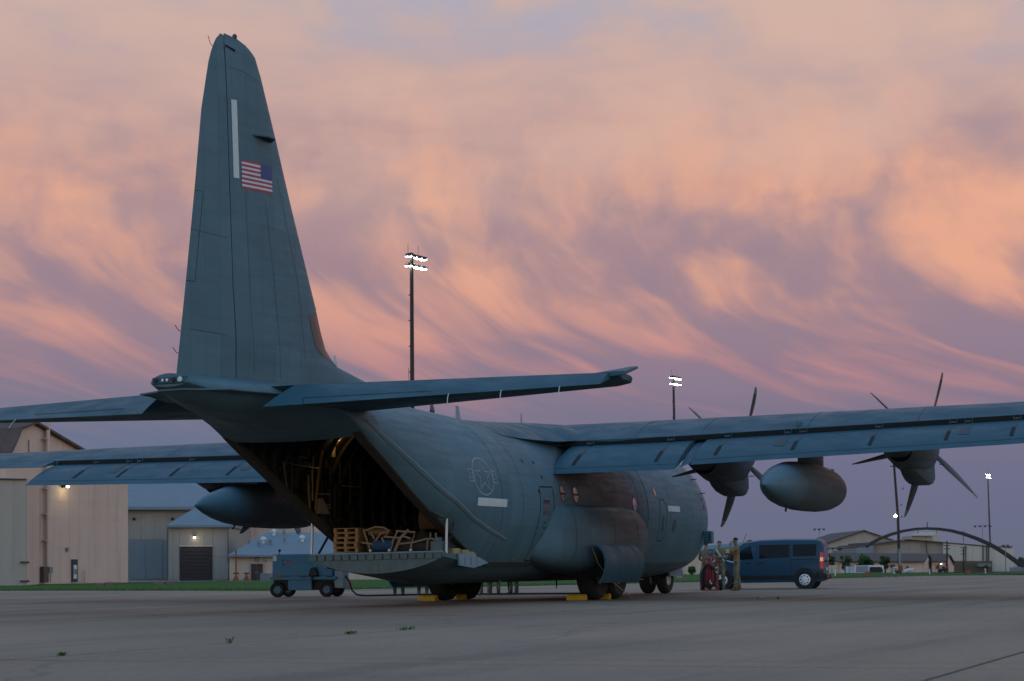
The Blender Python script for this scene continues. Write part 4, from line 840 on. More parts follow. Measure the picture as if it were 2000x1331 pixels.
# ================================================================== ground power cart
mat('cart_blue', (.040, .165, .26), .5, var=.1, scale=4); mat('cart_blue_dark', (.03, .055, .07), .6); mat('cart_grey', (.22, .27, .31), .5); mat('label_red', (.3, .06, .06), .6); mat('label_white', (.55, .58, .58), .5)
gc = empty('ground_power_cart', (3.0, 10.62, 0), R(-80), 'blue wheeled ground power cart parked behind the ramp', 'ground cart')   # local x to the right, y away
b = MB(); b.b2((-1.16, -.62, .70), (1.05, .72, 1.50)); body = b.build('body', MAT['cart_blue'], gc, bevel=.03)
b = MB(); b.b2((-1.22, -.68, .60), (1.18, .74, .71)); b.build('deck', MAT['cart_blue'], gc, bevel=.015)
b = MB(); b.b2((-.56, -.66, .24), (.30, .70, .60)); b.build('battery_box', MAT['cart_blue'], gc, bevel=.02)
b = MB(); b.b2((-1.15, -.5, .28), (1.12, .6, .60)); b.build('chassis', MAT['black'], gc)
b = MB(); b.b2((1.08, -.55, .30), (1.42, .10, .98)); b.build('control_box', MAT['cart_grey'], gc, bevel=.04)
for x0, x1 in ((-.98, .50), (.53, 1.0)): b = MB(); b.b2((x0, -.632, .76), (x1, -.622, 1.44)); b.build('side_door', MAT['cart_blue'], body, bevel=.004)
b = MB(); b.b2((-1.14, -.632, 1.26), (-1.0, -.622, 1.46)); b.build('gauge_plate', MAT['label_white'], body)
b = MB(); b.b2((-.66, -.637, 1.22), (-.46, -.633, 1.29)); b.build('red_label', MAT['label_red'], body)
for z in (1.15, 1.29): b = MB(); b.box((-.75, -.64, z), (.05, .02, .05)); b.build('latch', MAT['black'], body)
for x in (-.1, .85): b = MB(); b.b2((x, -.70, .695), (x+.2, -.63, .725)); b.build('door_handle', MAT['black'], body)
b = MB(); b.b2((-1.05, -.70, .71), (-.75, -.66, .76)); b.build('tow_pin', MAT['hose_orange'], body)
b = MB(); b.tube([(-1.02, -.3, 1.5), (-1.02, -.3, 1.60)], .02, 6); b.lathe([(.01, -.05), (.045, -.03), (.055, 0), (.045, .03), (.01, .05)], 12, T=Matrix.Translation((-1.0, -.3, 1.63))); b.build('beacon', MAT['black'], gc, smooth=50)
b = MB(); b.loft([[(x, -.66, z0), (x, -.78, z0+.05), (x, -.78, z1-.06), (x, -.66, z1)] for x, z0, z1 in ((.22, .72, .80), (.28, .70, 1.02), (.46, .70, 1.04), (.54, .72, .86))]); b.b2((.30, -.74, .55), (.36, -.70, .75)); b.build('cable_bag', MAT['black'], gc, smooth=50)
for x in (-.98, .82):
    for y in (-.55, .62):
        wheel('wheel', (x, y, .27), .27, .18, .14, 'rim_blue', gc)
    b = MB(); b.tube([(x, -.5, .27), (x, .6, .27)], .04, 8); b.build('axle', MAT['black'], gc)
ce = gc.matrix_world if False else Matrix.Translation(gc.location) @ Matrix.Rotation(R(-80), 4, 'Z') @ Matrix.Scale(.93, 4)
gc.scale = (.93, .93, .93)
p0 = ce @ Vector((1.40, -.3, .75)); p1 = ce @ Vector((1.55, -.3, .55)); p2 = ce @ Vector((1.66, -.3, .22))
b = MB(); b.tube([p0, p1, p2, ce @ Vector((1.82, -.28, .07)), ce @ Vector((2.1, -.25, .03)), (5.2, 7.6, .03), (5.5, 6.2, .03), (5.4, 4.4, .03), (5.8, 2.4, .03), (6.1, 1.4, .03), (6.3, .9, .35), (6.4, .7, 1.1)], .03, 8)
tag(b.build('power_cable', MAT['rubber'], smooth=60), 'thick black power cable from the blue cart along the ground', 'cable')

# ================================================================== chocks, tie-down, litter
ck = [None]
def chock(x, y, l, rz, lab, small=False):
    prof = [(-.09, 0), (.09, 0), (.095, .07), (.07, .13), (.02, .16), (-.03, .16), (-.075, .12), (-.095, .06)]
    e = empty('wheel_chock', (x, y, .002), rz, lab, 'chock', 'yellow wheel chocks')
    b = MB(); b.prism(prof, 1, -l/2, l/2); b.build('block', MAT['yellow'], e, bevel=.012)
    for q in (-l/2-.006, l/2): b = MB(); b.prism([(u*.8, z*.8+.01) for u, z in prof], 1, q, q+.006); b.build('end_cap', MAT['hose_orange'] if q > 0 else MAT['yellow'], e)
chock(-5.72, -2.0, .52, .05, 'yellow chock behind the rear right main wheel'); chock(-4.19, -2.25, .26, .0, 'small yellow chock between the right main wheels')
chock(-5.72, 2.3, .52, -.05, 'yellow chock behind the rear left main wheel'); chock(-4.19, 2.0, .26, 0, 'small yellow chock between the left main wheels')
b = MB(); b.tube([(-6.5, -2.75, 1.35), (-6.35, -2.85, .95), (-5.8, -2.95, .55), (-4.6, -2.95, .2), (-4.0, -2.95, .02), (-3.4, -2.8, .015)], .010, 5); tag(b.build('tether_rope', MAT['yellow_pad'], smooth=60), 'thin yellowish rope hanging from the right gear door to the ground', 'rope')
mat('tool_blue', (.12, .28, .42), .5)
e = empty('small_tool', (-4.17, -6.54, 0), .4, 'small yellow and blue tool lying on the concrete', 'tool'); b = MB(); b.lathe([(.06, 0), (.075, .02), (.07, .06), (.04, .075)], 12); b.build('hub', MAT['yellow_pad'], e, smooth=40)
for a in (20, 160, 200, 340): b = MB(); b.b2((.05, -.018, .005), (.15, .018, .03), T=Matrix.Rotation(R(a), 4, 'Z')); b.build('arm', MAT['tool_blue'], e)
b = MB(); b.lathe([(.01, 0), (.035, .01), (.03, .05), (.012, .075)], 9); o = b.build('plug', MAT['cart_blue_dark'], loc=(-5.05, -7.25, 0)); tag(o, 'small dark plug lying to the right of the coloured tool', 'plug')
b = MB(); b.b2((-24.47, .2, 0), (-24.37, 2.0, .004)); tag(b.build('painted_line', mat('line_yellow', (.32, .24, .10), .8, var=.5, scale=8)), kind='structure')

# ================================================================== wheeled fire extinguisher
mat('fire_red', (.25, .018, .03), .4, var=.1)
fe = empty('fire_extinguisher', (13.35, .12, 0), R(22.4-90+4), 'red wheeled fire extinguisher with a coiled black hose', 'extinguisher')  # local x right, y away
b = MB(); b.lathe([(.02, .14), (.13, .16), (.16, .26), (.16, .90), (.13, 1.0), (.05, 1.05), (.05, 1.10)], 18); b.build('bottle', MAT['fire_red'], fe, smooth=45)
for x in (-.20, .24): b = MB(); b.tube([(x, -.05, .02), (x, -.05, 1.12)], .028, 8); b.build('post', MAT['fire_red'], fe)
b = MB(); b.tube([(-.22, -.05, 1.12), (.28, -.05, 1.12)], .022, 8); b.build('handle', MAT['fire_red'], fe)
b = MB(); b.b2((-.28, -.22, 0), (.30, .2, .03)); b.build('base', MAT['fire_red'], fe)
for z in (.78, .62): b = MB(); b.b2((.208, -.083, z), (.272, -.078, z+.06)); b.build('reflector', MAT['label_white'], fe)
for cx_, rx, rz_, y in ((-.06, .21, .40, -.22), (-.04, .17, .36, -.27), (-.08, .25, .42, -.25)):
    b = MB(); b.tube([(cx_+rx*math.sin(2*math.pi*i/22), y+.03*math.sin(4*math.pi*i/22), .50+rz_*math.cos(2*math.pi*i/22)) for i in range(23)], .026, 8); b.build('hose', MAT['rubber'], fe, smooth=60)
b = MB(); b.tube([(-.02, -.3, .38), (-.06, -.3, .30), (.02, -.31, .24)], [.02, .015, .03], 7); b.build('nozzle', MAT['label_white'], fe)
for x in (-.26, .40):
    e = wheel('wheel', (x, .12, .20), .20, .10, .11, 'fire_red', fe); e.rotation_euler = (0, 0, R(90))
b = MB(); b.tube([(.03+.09*math.sin(2*math.pi*i/16), -.02, 1.36+.09*math.cos(2*math.pi*i/16)) for i in range(17)], .02, 7); b.tube([(.03, -.02, 1.27), (.06, -.02, 1.12)], .02, 6); b.build('gauge_ring', mat('ring_blue', (.02, .05, .25), .5), fe)

# ================================================================== blue passenger van
mat('van_blue', (.007, .05, .095), .4, 0., var=.03, spec=.2, coat=.05); mat('van_glass', (.008, .012, .016), .05, 0., var=0, spec=.08); mat('van_trim', (.012, .014, .017), .55); mat('wheel_cover', (.42, .45, .48), .35, .4)
mat('tail_red', (.28, .012, .012), .2, emit=(1, .05, .03), estr=.12); mat('tail_clear', (.45, .28, .2), .15, emit=(1, .45, .2), estr=.3)  # faint glow set into the lenses in place of a sunset reflection
van = empty('van', (17.75, -2.33, 0), R(97), 'blue passenger van with red tail lights beside the crew', 'van')     # local x forward, y left, origin at rear axle
VT = [(-.68, 1.60), (-.64, 1.76), (-.45, 1.82), (.6, 1.84), (1.6, 1.82), (2.25, 1.74), (2.6, 1.52), (3.0, 1.22), (3.2, 1.10), (3.7, 1.0), (3.88, .88), (3.96, .65)]
VB = [(-.68, .34), (-.5, .25), (3.6, .22), (3.96, .35)]; VWD = [(-.70, .84), (-.55, .90), (0, .915), (2.8, .915), (3.5, .86), (3.85, .74), (3.96, .6)]
def vy(x, z):
    w_ = lerp(VWD, x); zt = lerp(VT, x); k = 1.0
    if z > 1.0: w_ -= (z-1.0)*.15
    if z > zt-.10: w_ -= .26*((z-zt+.10)/.10)**2.4
    if z < .45: w_ -= (.45-z)*.15
    return w_
def vring(x):
    zt, zb = lerp(VT, x), lerp(VB, x); Z = [zb, zb+.08] + [zb+.08+(zt-.10-zb-.08)*i/5 for i in range(1, 6)] + [zt-.10+.10*t for t in (.3, .55, .78, .92, 1)]
    return [(x, vy(x, z), z) for z in Z] + [(x, -vy(x, z), z) for z in reversed(Z)]
b = MB(); b.loft([vring(x) for x in (-.68, -.66, -.6, -.45, -.2, .2, .6, 1.1, 1.6, 1.95, 2.25, 2.45, 2.6, 2.8, 3.0, 3.2, 3.45, 3.7, 3.82, 3.9, 3.96)]); vb = b.build('body', MAT['van_blue'], van, smooth=40)
def vpatch(name, poly, m, parent=vb, off=.006, sides=(1, -1), n=6):
    for s in sides:
        a, b_, c_, d = [Vector(q) for q in poly]; rr = []
        for i in range(n+1):
            p, q = a.lerp(b_, i/n), d.lerp(c_, i/n); rr.append([(v.x, s*(vy(v.x, v.y)+off), v.y) for v in [p.lerp(q, j/4) for j in range(5)]])
        bb = MB(); bb.loft(rr, caps=(False, False), closed=False); bb.build(name, MAT[m], parent, smooth=40)
vpatch('window', [(-.42, 1.20), (.42, 1.18), (.42, 1.62), (-.45, 1.63)], 'van_glass'); vpatch('window', [(.55, 1.16), (1.66, 1.12), (1.66, 1.62), (.55, 1.62)], 'van_glass')
vpatch('window', [(1.88, 1.10), (2.42, 1.08), (2.38, 1.40), (1.98, 1.60)], 'van_glass'); vpatch('window', [(2.47, 1.08), (2.86, 1.08), (2.66, 1.26), (2.44, 1.38)], 'van_glass')
vpatch('sill_trim', [(.42, .34), (2.72, .34), (2.72, .50), (.42, .50)], 'van_trim'); vpatch('rear_trim', [(-.67, .36), (-.40, .36), (-.42, .60), (-.67, .66)], 'van_trim')
vpatch('slide_rail', [(-.5, 1.075), (.45, 1.065), (.45, 1.09), (-.5, 1.10)], 'van_trim', off=.008)
for x in (.50, 1.74, 2.98): vpatch('door_seam', [(x, .52), (x+.018, .52), (x+.018, 1.62 if x < 2.5 else 1.05), (x, 1.62 if x < 2.5 else 1.05)], 'van_trim', off=.004)
for x in (1.50, 1.96): vpatch('door_handle', [(x, .93), (x+.18, .93), (x+.18, .975), (x, .975)], 'van_trim', off=.02)
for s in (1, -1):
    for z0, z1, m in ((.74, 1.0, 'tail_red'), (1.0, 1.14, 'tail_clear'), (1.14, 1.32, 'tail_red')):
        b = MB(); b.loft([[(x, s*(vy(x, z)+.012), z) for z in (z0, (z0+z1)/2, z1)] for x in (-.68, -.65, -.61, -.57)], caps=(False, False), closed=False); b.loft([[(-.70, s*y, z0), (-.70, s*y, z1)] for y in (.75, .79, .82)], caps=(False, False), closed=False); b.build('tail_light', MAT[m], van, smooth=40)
b = MB(); b.loft([[(-.69, y, 1.08), (-.688, y, 1.60)] for y in (-.62, 0, .62)], caps=(False, False), closed=False); b.build('rear_window', MAT['van_glass'], van)
b = MB(); b.loft([[(x, y, z) for x, z in ((-.62, .34), (-.80, .36), (-.82, .50), (-.74, .56), (-.62, .56))] for y in (-.85, -.6, 0, .6, .85)]); b.build('rear_bumper', MAT['van_trim'], van, bevel=.02)
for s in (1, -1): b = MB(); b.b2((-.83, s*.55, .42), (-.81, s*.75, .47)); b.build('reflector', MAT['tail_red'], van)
b = MB(); b.b2((-.715, -.24, .66), (-.70, .24, .78)); b.build('licence_plate', MAT['label_white'], van)
b = MB(); b.b2((-.74, -.5, .98), (-.69, .5, 1.03)); b.build('tailgate_trim', MAT['van_trim'], van)
b = MB(); b.prism([(.0, 1.83), (.14, 1.90), (.20, 1.90), (.34, 1.83)], 1, -.03, .03, T=Matrix.Translation((1.95, .0, -.08))); b.tube([(2.4, .3, 1.6), (2.2, .3, 2.05)], .008, 5); b.build('roof_aerial', MAT['van_trim'], van)
for x in (0, 3.06):
    for s in (1, -1):
        k = MB(); k.lathe([(.40, -.06), (.40, .06)], 24, T=Matrix.Translation((x, s*.875, .36)) @ Matrix.Rotation(R(90), 4, 'X')); k.build('wheel_arch', MAT['van_trim'], van)
        e = wheel('wheel', (x, s*.84, .335), .335, .22, .21, 'wheel_cover', van)
        h = MB(); h.lathe([(.21, 0), (.19, .02), (.08, .03), (.01, .032)], 20, T=Matrix.Translation((0, s*.095, 0)) @ Matrix.Rotation(R(-90*s), 4, 'X')); h.build('cover', MAT['wheel_cover'], e, smooth=40)
        hl = MB()
        for q in range(8): a = q*math.pi/4; hl.lathe([(.03, 0), (.03, .004)], 8, T=Matrix.Translation((.145*math.cos(a), s*.117, .145*math.sin(a))) @ Matrix.Rotation(R(-90*s), 4, 'X'))
        hl.build('cover_hole', MAT['black'], e)
b = MB(); b.lathe([(.08, -.1), (.11, 0), (.08, .1)], 10, T=Matrix.Translation((2.75, 1.02, 1.12))); b.build('mirror', MAT['van_trim'], van, smooth=40)

# ================================================================== people
def camo_extra(t, b, tcn, mx):
    n1 = tnoise(t, tcn.outputs['Object'], 9., 3, .6); n2 = tnoise(t, tcn.outputs['Object'], 21., 2, .6)
    c = tmix(t, tmap(t, n1, .44, .52), (.26, .22, .14), (.14, .15, .085)); c = tmix(t, tmap(t, n2, .54, .60), c, (.09, .07, .045)); c = tmix(t, tmap(t, n2, .40, .34), c, (.34, .30, .21)); t.links.new(c, b.inputs['Base Color'])
mat('camo', (.1, .1, .06), .9, extra=camo_extra); mat('tshirt', (.24, .155, .07), .9, var=.15); mat('tshirt_olive', (.20, .16, .09), .9, var=.15); mat('boots', (.15, .09, .045), .8); mat('flightsuit', (.045, .065, .06), .9, var=.2)
mat('skin_light', (.40, .21, .14), .55, var=.05); mat('skin_tan', (.27, .14, .09), .55, var=.05); mat('hair_dark', (.012, .009, .008), .7); mat('hair_brown', (.09, .05, .028), .7); mat('sash_blue', (.01, .12, .30), .7); mat('eye', (.01, .01, .01), .3)
def person(loc, facing, lab, top, trousers, skin, hair, arms, sleeves_long=True, stance=.11, head_dir=(1, 0), lean=0., group=None, scale=1., knees=((.03, .0), (.03, .0))):
    """arms: for left(+1) and right(-1): (elbow xyz, wrist xyz, finger direction)"""
    root = empty('person', loc, facing, lab, 'person', group)
    J = []; E = []; RAD = []; TAGS = []
    def v(p, r, par=None, tg=None):
        J.append(Vector(p)); RAD.append(r)
        if par is not None: E.append((par, len(J)-1)); TAGS.append(tg)
        return len(J)-1
    pel = v((0, 0, .98), (.155, .125)); sp1 = v((.01+lean*.3, 0, 1.14), (.145, .115), pel, 'top'); ch = v((0+lean, 0, 1.34), (.175, .13), sp1, 'top'); ub = v((-.005+lean, 0, 1.455), (.12, .09), ch, 'top'); nk = v((.005+lean, 0, 1.53), (.056, .056), ub, 'skin')
    hd = Vector((head_dir[0], head_dir[1], 0)).normalized()
    h1 = v(Vector((.015+lean, 0, 1.59))+hd*.02, (.070, .075), nk, 'skin'); h2 = v(Vector((.015+lean, 0, 1.665))+hd*.018, (.080, .092), h1, 'skin'); h3 = v(Vector((.005+lean, 0, 1.735))+hd*.005, (.058, .062), h2, 'skin')
    ns = v(Vector((.015+lean, 0, 1.635))+hd*.118, (.013, .013), h2, 'skin')
    for s, (el, wr, fd) in ((1, arms[0]), (-1, arms[1])):
        sh = v((0+lean, s*.185, 1.435), (.072, .072), ch, 'top'); ell = v((el[0], s*el[1], el[2]), (.048, .048), sh, 'top'); md = v(Vector((el[0], s*el[1], el[2])).lerp(Vector((wr[0], s*wr[1], wr[2])), .35), (.044, .044), ell, 'top' if sleeves_long else 'skin'); wr_ = v((wr[0], s*wr[1], wr[2]), (.030, .026), md, 'top' if sleeves_long else 'skin')
        f = Vector((fd[0], s*fd[1], fd[2])).normalized(); side = f.cross(Vector((0, 0, 1))); side = side.normalized() if side.length > .1 else Vector((0, 1, 0)); up_ = side.cross(f)
        W = J[wr_]; pm = v(W+f*.055, (.036, .018), wr_, 'skin')
        for q, l in ((-.028, .062), (-.010, .075), (.010, .070), (.027, .055)):
            k1 = v(W+f*.088+side*q, (.0095, .0095), pm, 'skin'); v(W+f*(.088+l*.55)+side*q-up_*.012, (.0085, .0085), k1, 'skin'); v(W+f*(.088+l)+side*q-up_*.034, (.0075, .0075), len(J)-1, 'skin')
        k1 = v(W+f*.045+side*-.042+up_*.005, (.0105, .0105), pm, 'skin'); v(W+f*.085+side*-.056-up_*.012, (.009, .009), k1, 'skin')
    for s, kn in ((1, knees[0]), (-1, knees[1])):
        hp = v((0, s*.095, .92), (.112, .118), pel, 'leg'); k = v((kn[0], s*(stance-.005), .51), (.075, .082), hp, 'leg'); cf = v((kn[0]*.5-.025+kn[1]*.4, s*stance, .36), (.068, .075), k, 'leg'); an = v((kn[1]-.02, s*stance, .11), (.058, .062), cf, 'leg'); 
        hl = v((kn[1]-.045, s*stance, .05), (.042, .046), an, 'boot'); bt = v((kn[1]+.06, s*(stance+.01), .05), (.046, .046), an, 'boot'); v((kn[1]+.165, s*(stance+.02), .038), (.040, .036), bt, 'boot')
    me = bpy.data.meshes.new('person_skeleton'); me.from_pydata([tuple(p) for p in J], E, []); o = bpy.data.objects.new('body', me); C.objects.link(o)
    sk = o.modifiers.new('skin', 'SKIN'); sk.use_smooth_shade = True
    if not me.skin_vertices: me.skin_vertices.new() if hasattr(me.skin_vertices, 'new') else None
    for i, d in enumerate(me.skin_vertices[0].data): d.radius = RAD[i]; d.use_root = (i == 0)
    sb_ = o.modifiers.new('sub', 'SUBSURF'); sb_.levels = 1; sb_.render_levels = 1
    dg = bpy.context.evaluated_depsgraph_get(); ev_ = o.evaluated_get(dg); nm = bpy.data.meshes.new_from_object(ev_)
    bpy.data.objects.remove(o); bpy.data.meshes.remove(me); nm.name = 'body'; nm.materials.clear()
    for x in (top, trousers, skin, 'boots'): nm.materials.append(MAT[x])
    mi = {'top': 0, 'leg': 1, 'skin': 2, 'boot': 3}; nm.polygons.foreach_set('use_smooth', [True]*len(nm.polygons))
    for p in nm.polygons:
        c_ = p.center; best = (9, 'top')
        for (a, b_), tg in zip(E, TAGS):
            A, B_ = J[a], J[b_]; d = B_-A; t_ = max(0, min(1, (c_-A).dot(d)/max(d.length_squared, 1e-6))); r_ = sum(RAD[b_])/2*.6+sum(RAD[a])/2*.4
            q = ((A+d*t_)-c_).length/r_
            if q < best[0]: best = (q, tg)
        tg = best[1]
        if tg == 'top' and c_.z < .99 and abs(c_.y) < .22 and c_.x < .15: tg = 'leg'
        if tg == 'leg' and c_.z > 1.0: tg = 'top'
        if tg == 'leg' and c_.z < .17: tg = 'boot'
        p.material_index = mi[tg]
    bo = bpy.data.objects.new('body', nm); link(bo, root)
    # hair cap, ears, eyes
    hc = J[h2] + Vector((-.008, 0, .02)); q = hd; sd = Vector((-q.y, q.x, 0)); hb = MB(); rr = []
    for i in range(7):
        th = R(8+ i*16.5); rr.append([tuple(hc + (q*math.cos(a)*(.096 if math.cos(a) < 0 else .092-.018*max(0, i-3)) + sd*math.sin(a)*.088)*math.sin(th) + Vector((0, 0, .088*math.cos(th)+(.018 if math.cos(a) > .2 and i > 4 else 0)))) for a in [2*math.pi*j/16 for j in range(16)]])
    hb.loft(rr[:6]); hb.build('hair', MAT[hair], root, smooth=60)
    for s in (-1, 1):
        e_ = MB(); e_.lathe([(.003, -.008), (.018, -.004), (.02, 0), (.008, .006)], 8, T=Matrix.Translation(J[h2]+sd*s*.086-q*.012-Vector((0, 0, .005))) @ Matrix.Rotation(R(90), 4, 'X')); e_.build('ear', MAT[skin], root)
        e_ = MB(); e_.lathe([(.002, -.009), (.010, 0), (.002, .009)], 8, T=Matrix.Translation(J[h2]+sd*s*.032+q*.080+Vector((0, 0, .008)))); e_.build('eye', MAT['eye'], root)
    b = MB(); p = J[h1]+q*.082+Vector((0, 0, -.004)); b.tube([p-sd*.022-q*.006, p, p+sd*.022-q*.006], .005, 5); b.build('mouth', MAT['boots'], root)
    b = MB(); b.lathe([(.168, 0), (.168, .04)], 20, T=Matrix.Translation((0, 0, .985)) @ Matrix.Diagonal((.80, 1.0, 1, 1))); b.build('belt', MAT['sash_blue'] if 'sash' in lab else MAT['boots'], root)
    root.scale = (scale, scale, scale); return root
HANG = ((.03, .26, 1.16), (.10, .27, .92), (.15, 0, -1))
toward = R(22.4+180)
person((14.2, .5, 0), R(10), 'person in an olive T-shirt seen from behind, left of the extinguisher', 'tshirt_olive', 'camo', 'skin_tan', 'hair_dark', (((.10, .27, 1.17), (.28, .18, 1.08), (1, -.4, 0)), ((.10, .27, 1.17), (.28, .20, 1.10), (1, -.4, 0))), False, scale=.97)
p2 = person((14.9, .2, 0), R(198), 'person in camouflage uniform facing us, arms folded over a white strap', 'camo', 'camo', 'skin_light', 'hair_brown', (((.10, .26, 1.18), (.27, .02, 1.17), (.3, -1, .1)), ((.10, .26, 1.18), (.29, .04, 1.20), (.3, -1, .0))), True, scale=1.0)
b = MB(); b.loft([[(x, y-.025, z), (x, y+.025, z), (x-.012, y+.025, z), (x-.012, y-.025, z)] for x, y, z in ((.10, -.13, 1.46), (.165, -.06, 1.36), (.18, .02, 1.24), (.19, .10, 1.12), (.20, .16, 1.04))]); b.build('white_strap', MAT['label_white'], p2)
b = MB(); b.b2((.24, -.02, 1.06), (.26, .30, 1.10), T=Matrix.Rotation(R(-14), 4, 'X')); b.build('clipboard', MAT['label_white'], p2)
person((11.9, -1.3, 0), R(108), 'person in a tan T-shirt with blue sash, hand raised to the mouth', 'tshirt', 'camo', 'skin_tan', 'hair_dark', (((.22, .27, 1.28), (.20, .05, 1.52), (-.3, -.5, 1)), ((.12, .24, 1.20), (.32, .10, 1.24), (1, -.3, .1))), False, head_dir=(1, .25), scale=1.04, knees=((.06, .08), (-.02, -.06)))
# crew on the far side of the aircraft: their legs show under the belly
GR = 'crew standing on the far side of the aircraft'
for x, y, rz_, tr, lab in ((4.4, 8.05, 20, 'flightsuit', 'person in a green flight suit behind the ramp, nearest the cable end'), (5.2, 7.55, 200, 'flightsuit', 'person in a green flight suit just left of the left main wheels'), (3.9, 4.75, 190, 'camo', 'person in camouflage just right of the left main wheels'), (4.9, 4.85, 20, 'camo', 'person in camouflage farther right, feet by the black cable'), (5.8, 4.55, 160, 'camo', 'person in camouflage, rearmost of the group under the belly')):
    person((x, y, 0), R(rz_), lab, tr, tr, 'skin_light', 'hair_dark', (HANG, HANG), True, group=GR, stance=.13)

# ================================================================== the far side of the field
FW = Vector((math.cos(yaw), math.sin(yaw), 0)); RT = Vector((math.sin(yaw), -math.cos(yaw), 0)); FPX = 3889.
def ray(px, py): return _d + _r2*((px-1000)/FPX) - _u2*((py-665.5)/FPX)
def P(px, py, depth):
    v = ray(px, py); return CAM + v*(depth/v.dot(FW))
def PG(px, depth, dz=0.): p = P(px, 1110, depth); p.z = gz(p.x)+dz; return p
def onseg(px, py, A, B):                                             # where a sight line meets the upright plane through A and B
    n = (B-A).cross(Vector((0, 0, 1))); v = ray(px, py); return CAM + v*((A-CAM).dot(n)/v.dot(n))
def siding_extra(k, amp):
    def f(t, b, tcn, mx):
        gm = t.nodes.new('ShaderNodeNewGeometry'); mp = tn(t, 'ShaderNodeMapping'); mp.inputs['Rotation'].default_value = (0, 0, -yaw+R(90)); t.links.new(gm.outputs['Position'], mp.inputs[0])
        sx = tn(t, 'ShaderNodeSeparateXYZ'); t.links.new(mp.outputs[0], sx.inputs[0])
        w_ = tmath(t, 'PINGPONG', sx.outputs[0], k); d = tmap(t, w_, k*.12, 0.)
        st = tn(t, 'ShaderNodeMapping'); st.inputs['Scale'].default_value = (1.2, 1.2, .12); t.links.new(gm.outputs['Position'], st.inputs[0]); n = tnoise(t, st.outputs[0], 1., 5, .6)
        c = tmix(t, tmath(t, 'MULTIPLY', d, amp), mx.outputs[2], (.12, .10, .09)); c = tmix(t, tmath(t, 'MULTIPLY', tmap(t, n, .45, .8), .25), c, (.16, .13, .11)); t.links.new(c, b.inputs['Base Color'])
    return f
mat('siding_tan', (.67, .48, .395), .8, var=.06, scale=.3, extra=siding_extra(.45, .06)); mat('siding_grey', (.40, .345, .295), .8, var=.06, scale=.3, extra=siding_extra(.4, .10)); mat('siding_slate', (.23, .25, .27), .8, var=.06, scale=.3, extra=siding_extra(.5, .22)); mat('siding_beige', (.56, .50, .42), .8, var=.06, scale=.1, extra=siding_extra(1.2, .15)); mat('siding_pale', (.58, .46, .37), .8, var=.06, scale=.1, extra=siding_extra(1.0, .15))
mat('wall_brown', (.13, .095, .075), .85, var=.15, scale=.2); mat('roof_brown', (.12, .082, .072), .9, var=.3, scale=1.5); mat('roof_metal', (.20, .235, .275), .7, .0, var=.1, scale=.5); mat('door_brown', (.055, .038, .036), .7, var=.15); mat('trim_dark', (.05, .05, .055), .7); mat('trim_grey', (.2, .22, .24), .6); mat('pole_dark', (.028, .027, .028), .6); mat('pole_wood', (.05, .035, .03), .9)
mat('lamp_white', (.9, .9, .9), .4, emit=(.9, 1, .92), estr=45.); mat('lamp_bulb', (.9, .9, .9), .4, emit=(1, .95, .75), estr=14.); mat('concrete_block', (.16, .12, .10), .9); mat('marker_orange', (.30, .07, .04), .7); mat('white_paint', (.62, .64, .65), .4); mat('car_black', (.02, .022, .025), .3); mat('car_glass', (.02, .03, .04), .1); mat('cream', (.46, .42, .29), .7); mat('potty_blue', (.03, .09, .18), .6); mat('rust_red', (.30, .07, .03), .8); mat('fence_grey', (.16, .20, .22), .7)
def slab(b, pts, back, m=0):                                         # polygon in the world, thickened along a vector
    n = len(pts); V = [tuple(p) for p in pts] + [tuple(Vector(p)+back) for p in pts]
    b.add(V, [tuple(range(n)), tuple(range(2*n-1, n-1, -1))] + [(j, n+j, n+(j+1) % n, (j+1) % n) for j in range(n)], m)
def part(name, m, parent, pts, back, kind=None):
    b = MB(); slab(b, pts, back); return b.build(name, MAT[m], parent, kind=kind)
def rectpx(x0, y0, x1, y1, d): return [P(x0, y1, d), P(x1, y1, d), P(x1, y0, d), P(x0, y0, d)]
def panels(parent, m, x0, x1, ys, d, n, off=.05, A=None, B=None):
    """upright cladding sheets laid side by side on a wall"""
    for k in range(n):
        a, c_ = x0+(x1-x0)*k/n, x0+(x1-x0)*(k+1)/n
        for (ya0, ya1), (yb0, yb1) in zip(ys, ys[1:]):
            f = lambda px, t0, t1: t0+(t1-t0)*(px-x0)/(x1-x0)
            Q = (lambda px, py: onseg(px, py, A, B)) if A is not None else (lambda px, py: P(px, py, d))
            g_ = (c_-a)*.007
            part('siding_panel', m, parent, [Q(a+g_, f(a, yb0, yb1)-.25), Q(c_-g_, f(c_, yb0, yb1)-.25), Q(c_-g_, f(c_, ya0, ya1)+.25), Q(a+g_, f(a, ya0, ya1)+.25)], -FW*off)

# ------------------------------------------------------------------ left: tan hangar with gambrel roof
hg = empty('tan_hangar', PG(120, 156), label='tall tan metal hangar with brown gambrel roof at far left', cat='hangar'); hg_ = hg
def under(e):                                                        # parent with identity: parts are in world coordinates
    e.location = (0, 0, 0); return e
under(hg)
A, B = PG(90, 152.6), PG(249, 162.5); AB = (B-A).normalized(); back = Vector((-AB.y, AB.x, 0)); back = back if back.dot(FW) > 0 else -back
pts = [(250, 1141), (250, 937), (63, 828), (33, 840), (25, 861), (12, 888), (12, 1141)]
part('wall', 'siding_tan', hg, [onseg(x, y, A, B) for x, y in pts], back*36)
panels(hg, 'siding_tan', 79, 249.5, [(951, 948), (978, 988), (1012, 1018), (1071, 1074), (1138.5, 1137.5)], 0, 9, .06, A, B)
rb = MB()
for (x0, y0), (x1, y1) in zip(pts[1:6], pts[2:6]):
    p, q = onseg(x0, y0, A, B), onseg(x1, y1, A, B); up_ = Vector((0, 0, .18)); slab(rb, [p-back*.5, q-back*.5, q-back*.5+up_, p-back*.5+up_], back*37)
rb.build('roof', MAT['roof_brown'], hg)
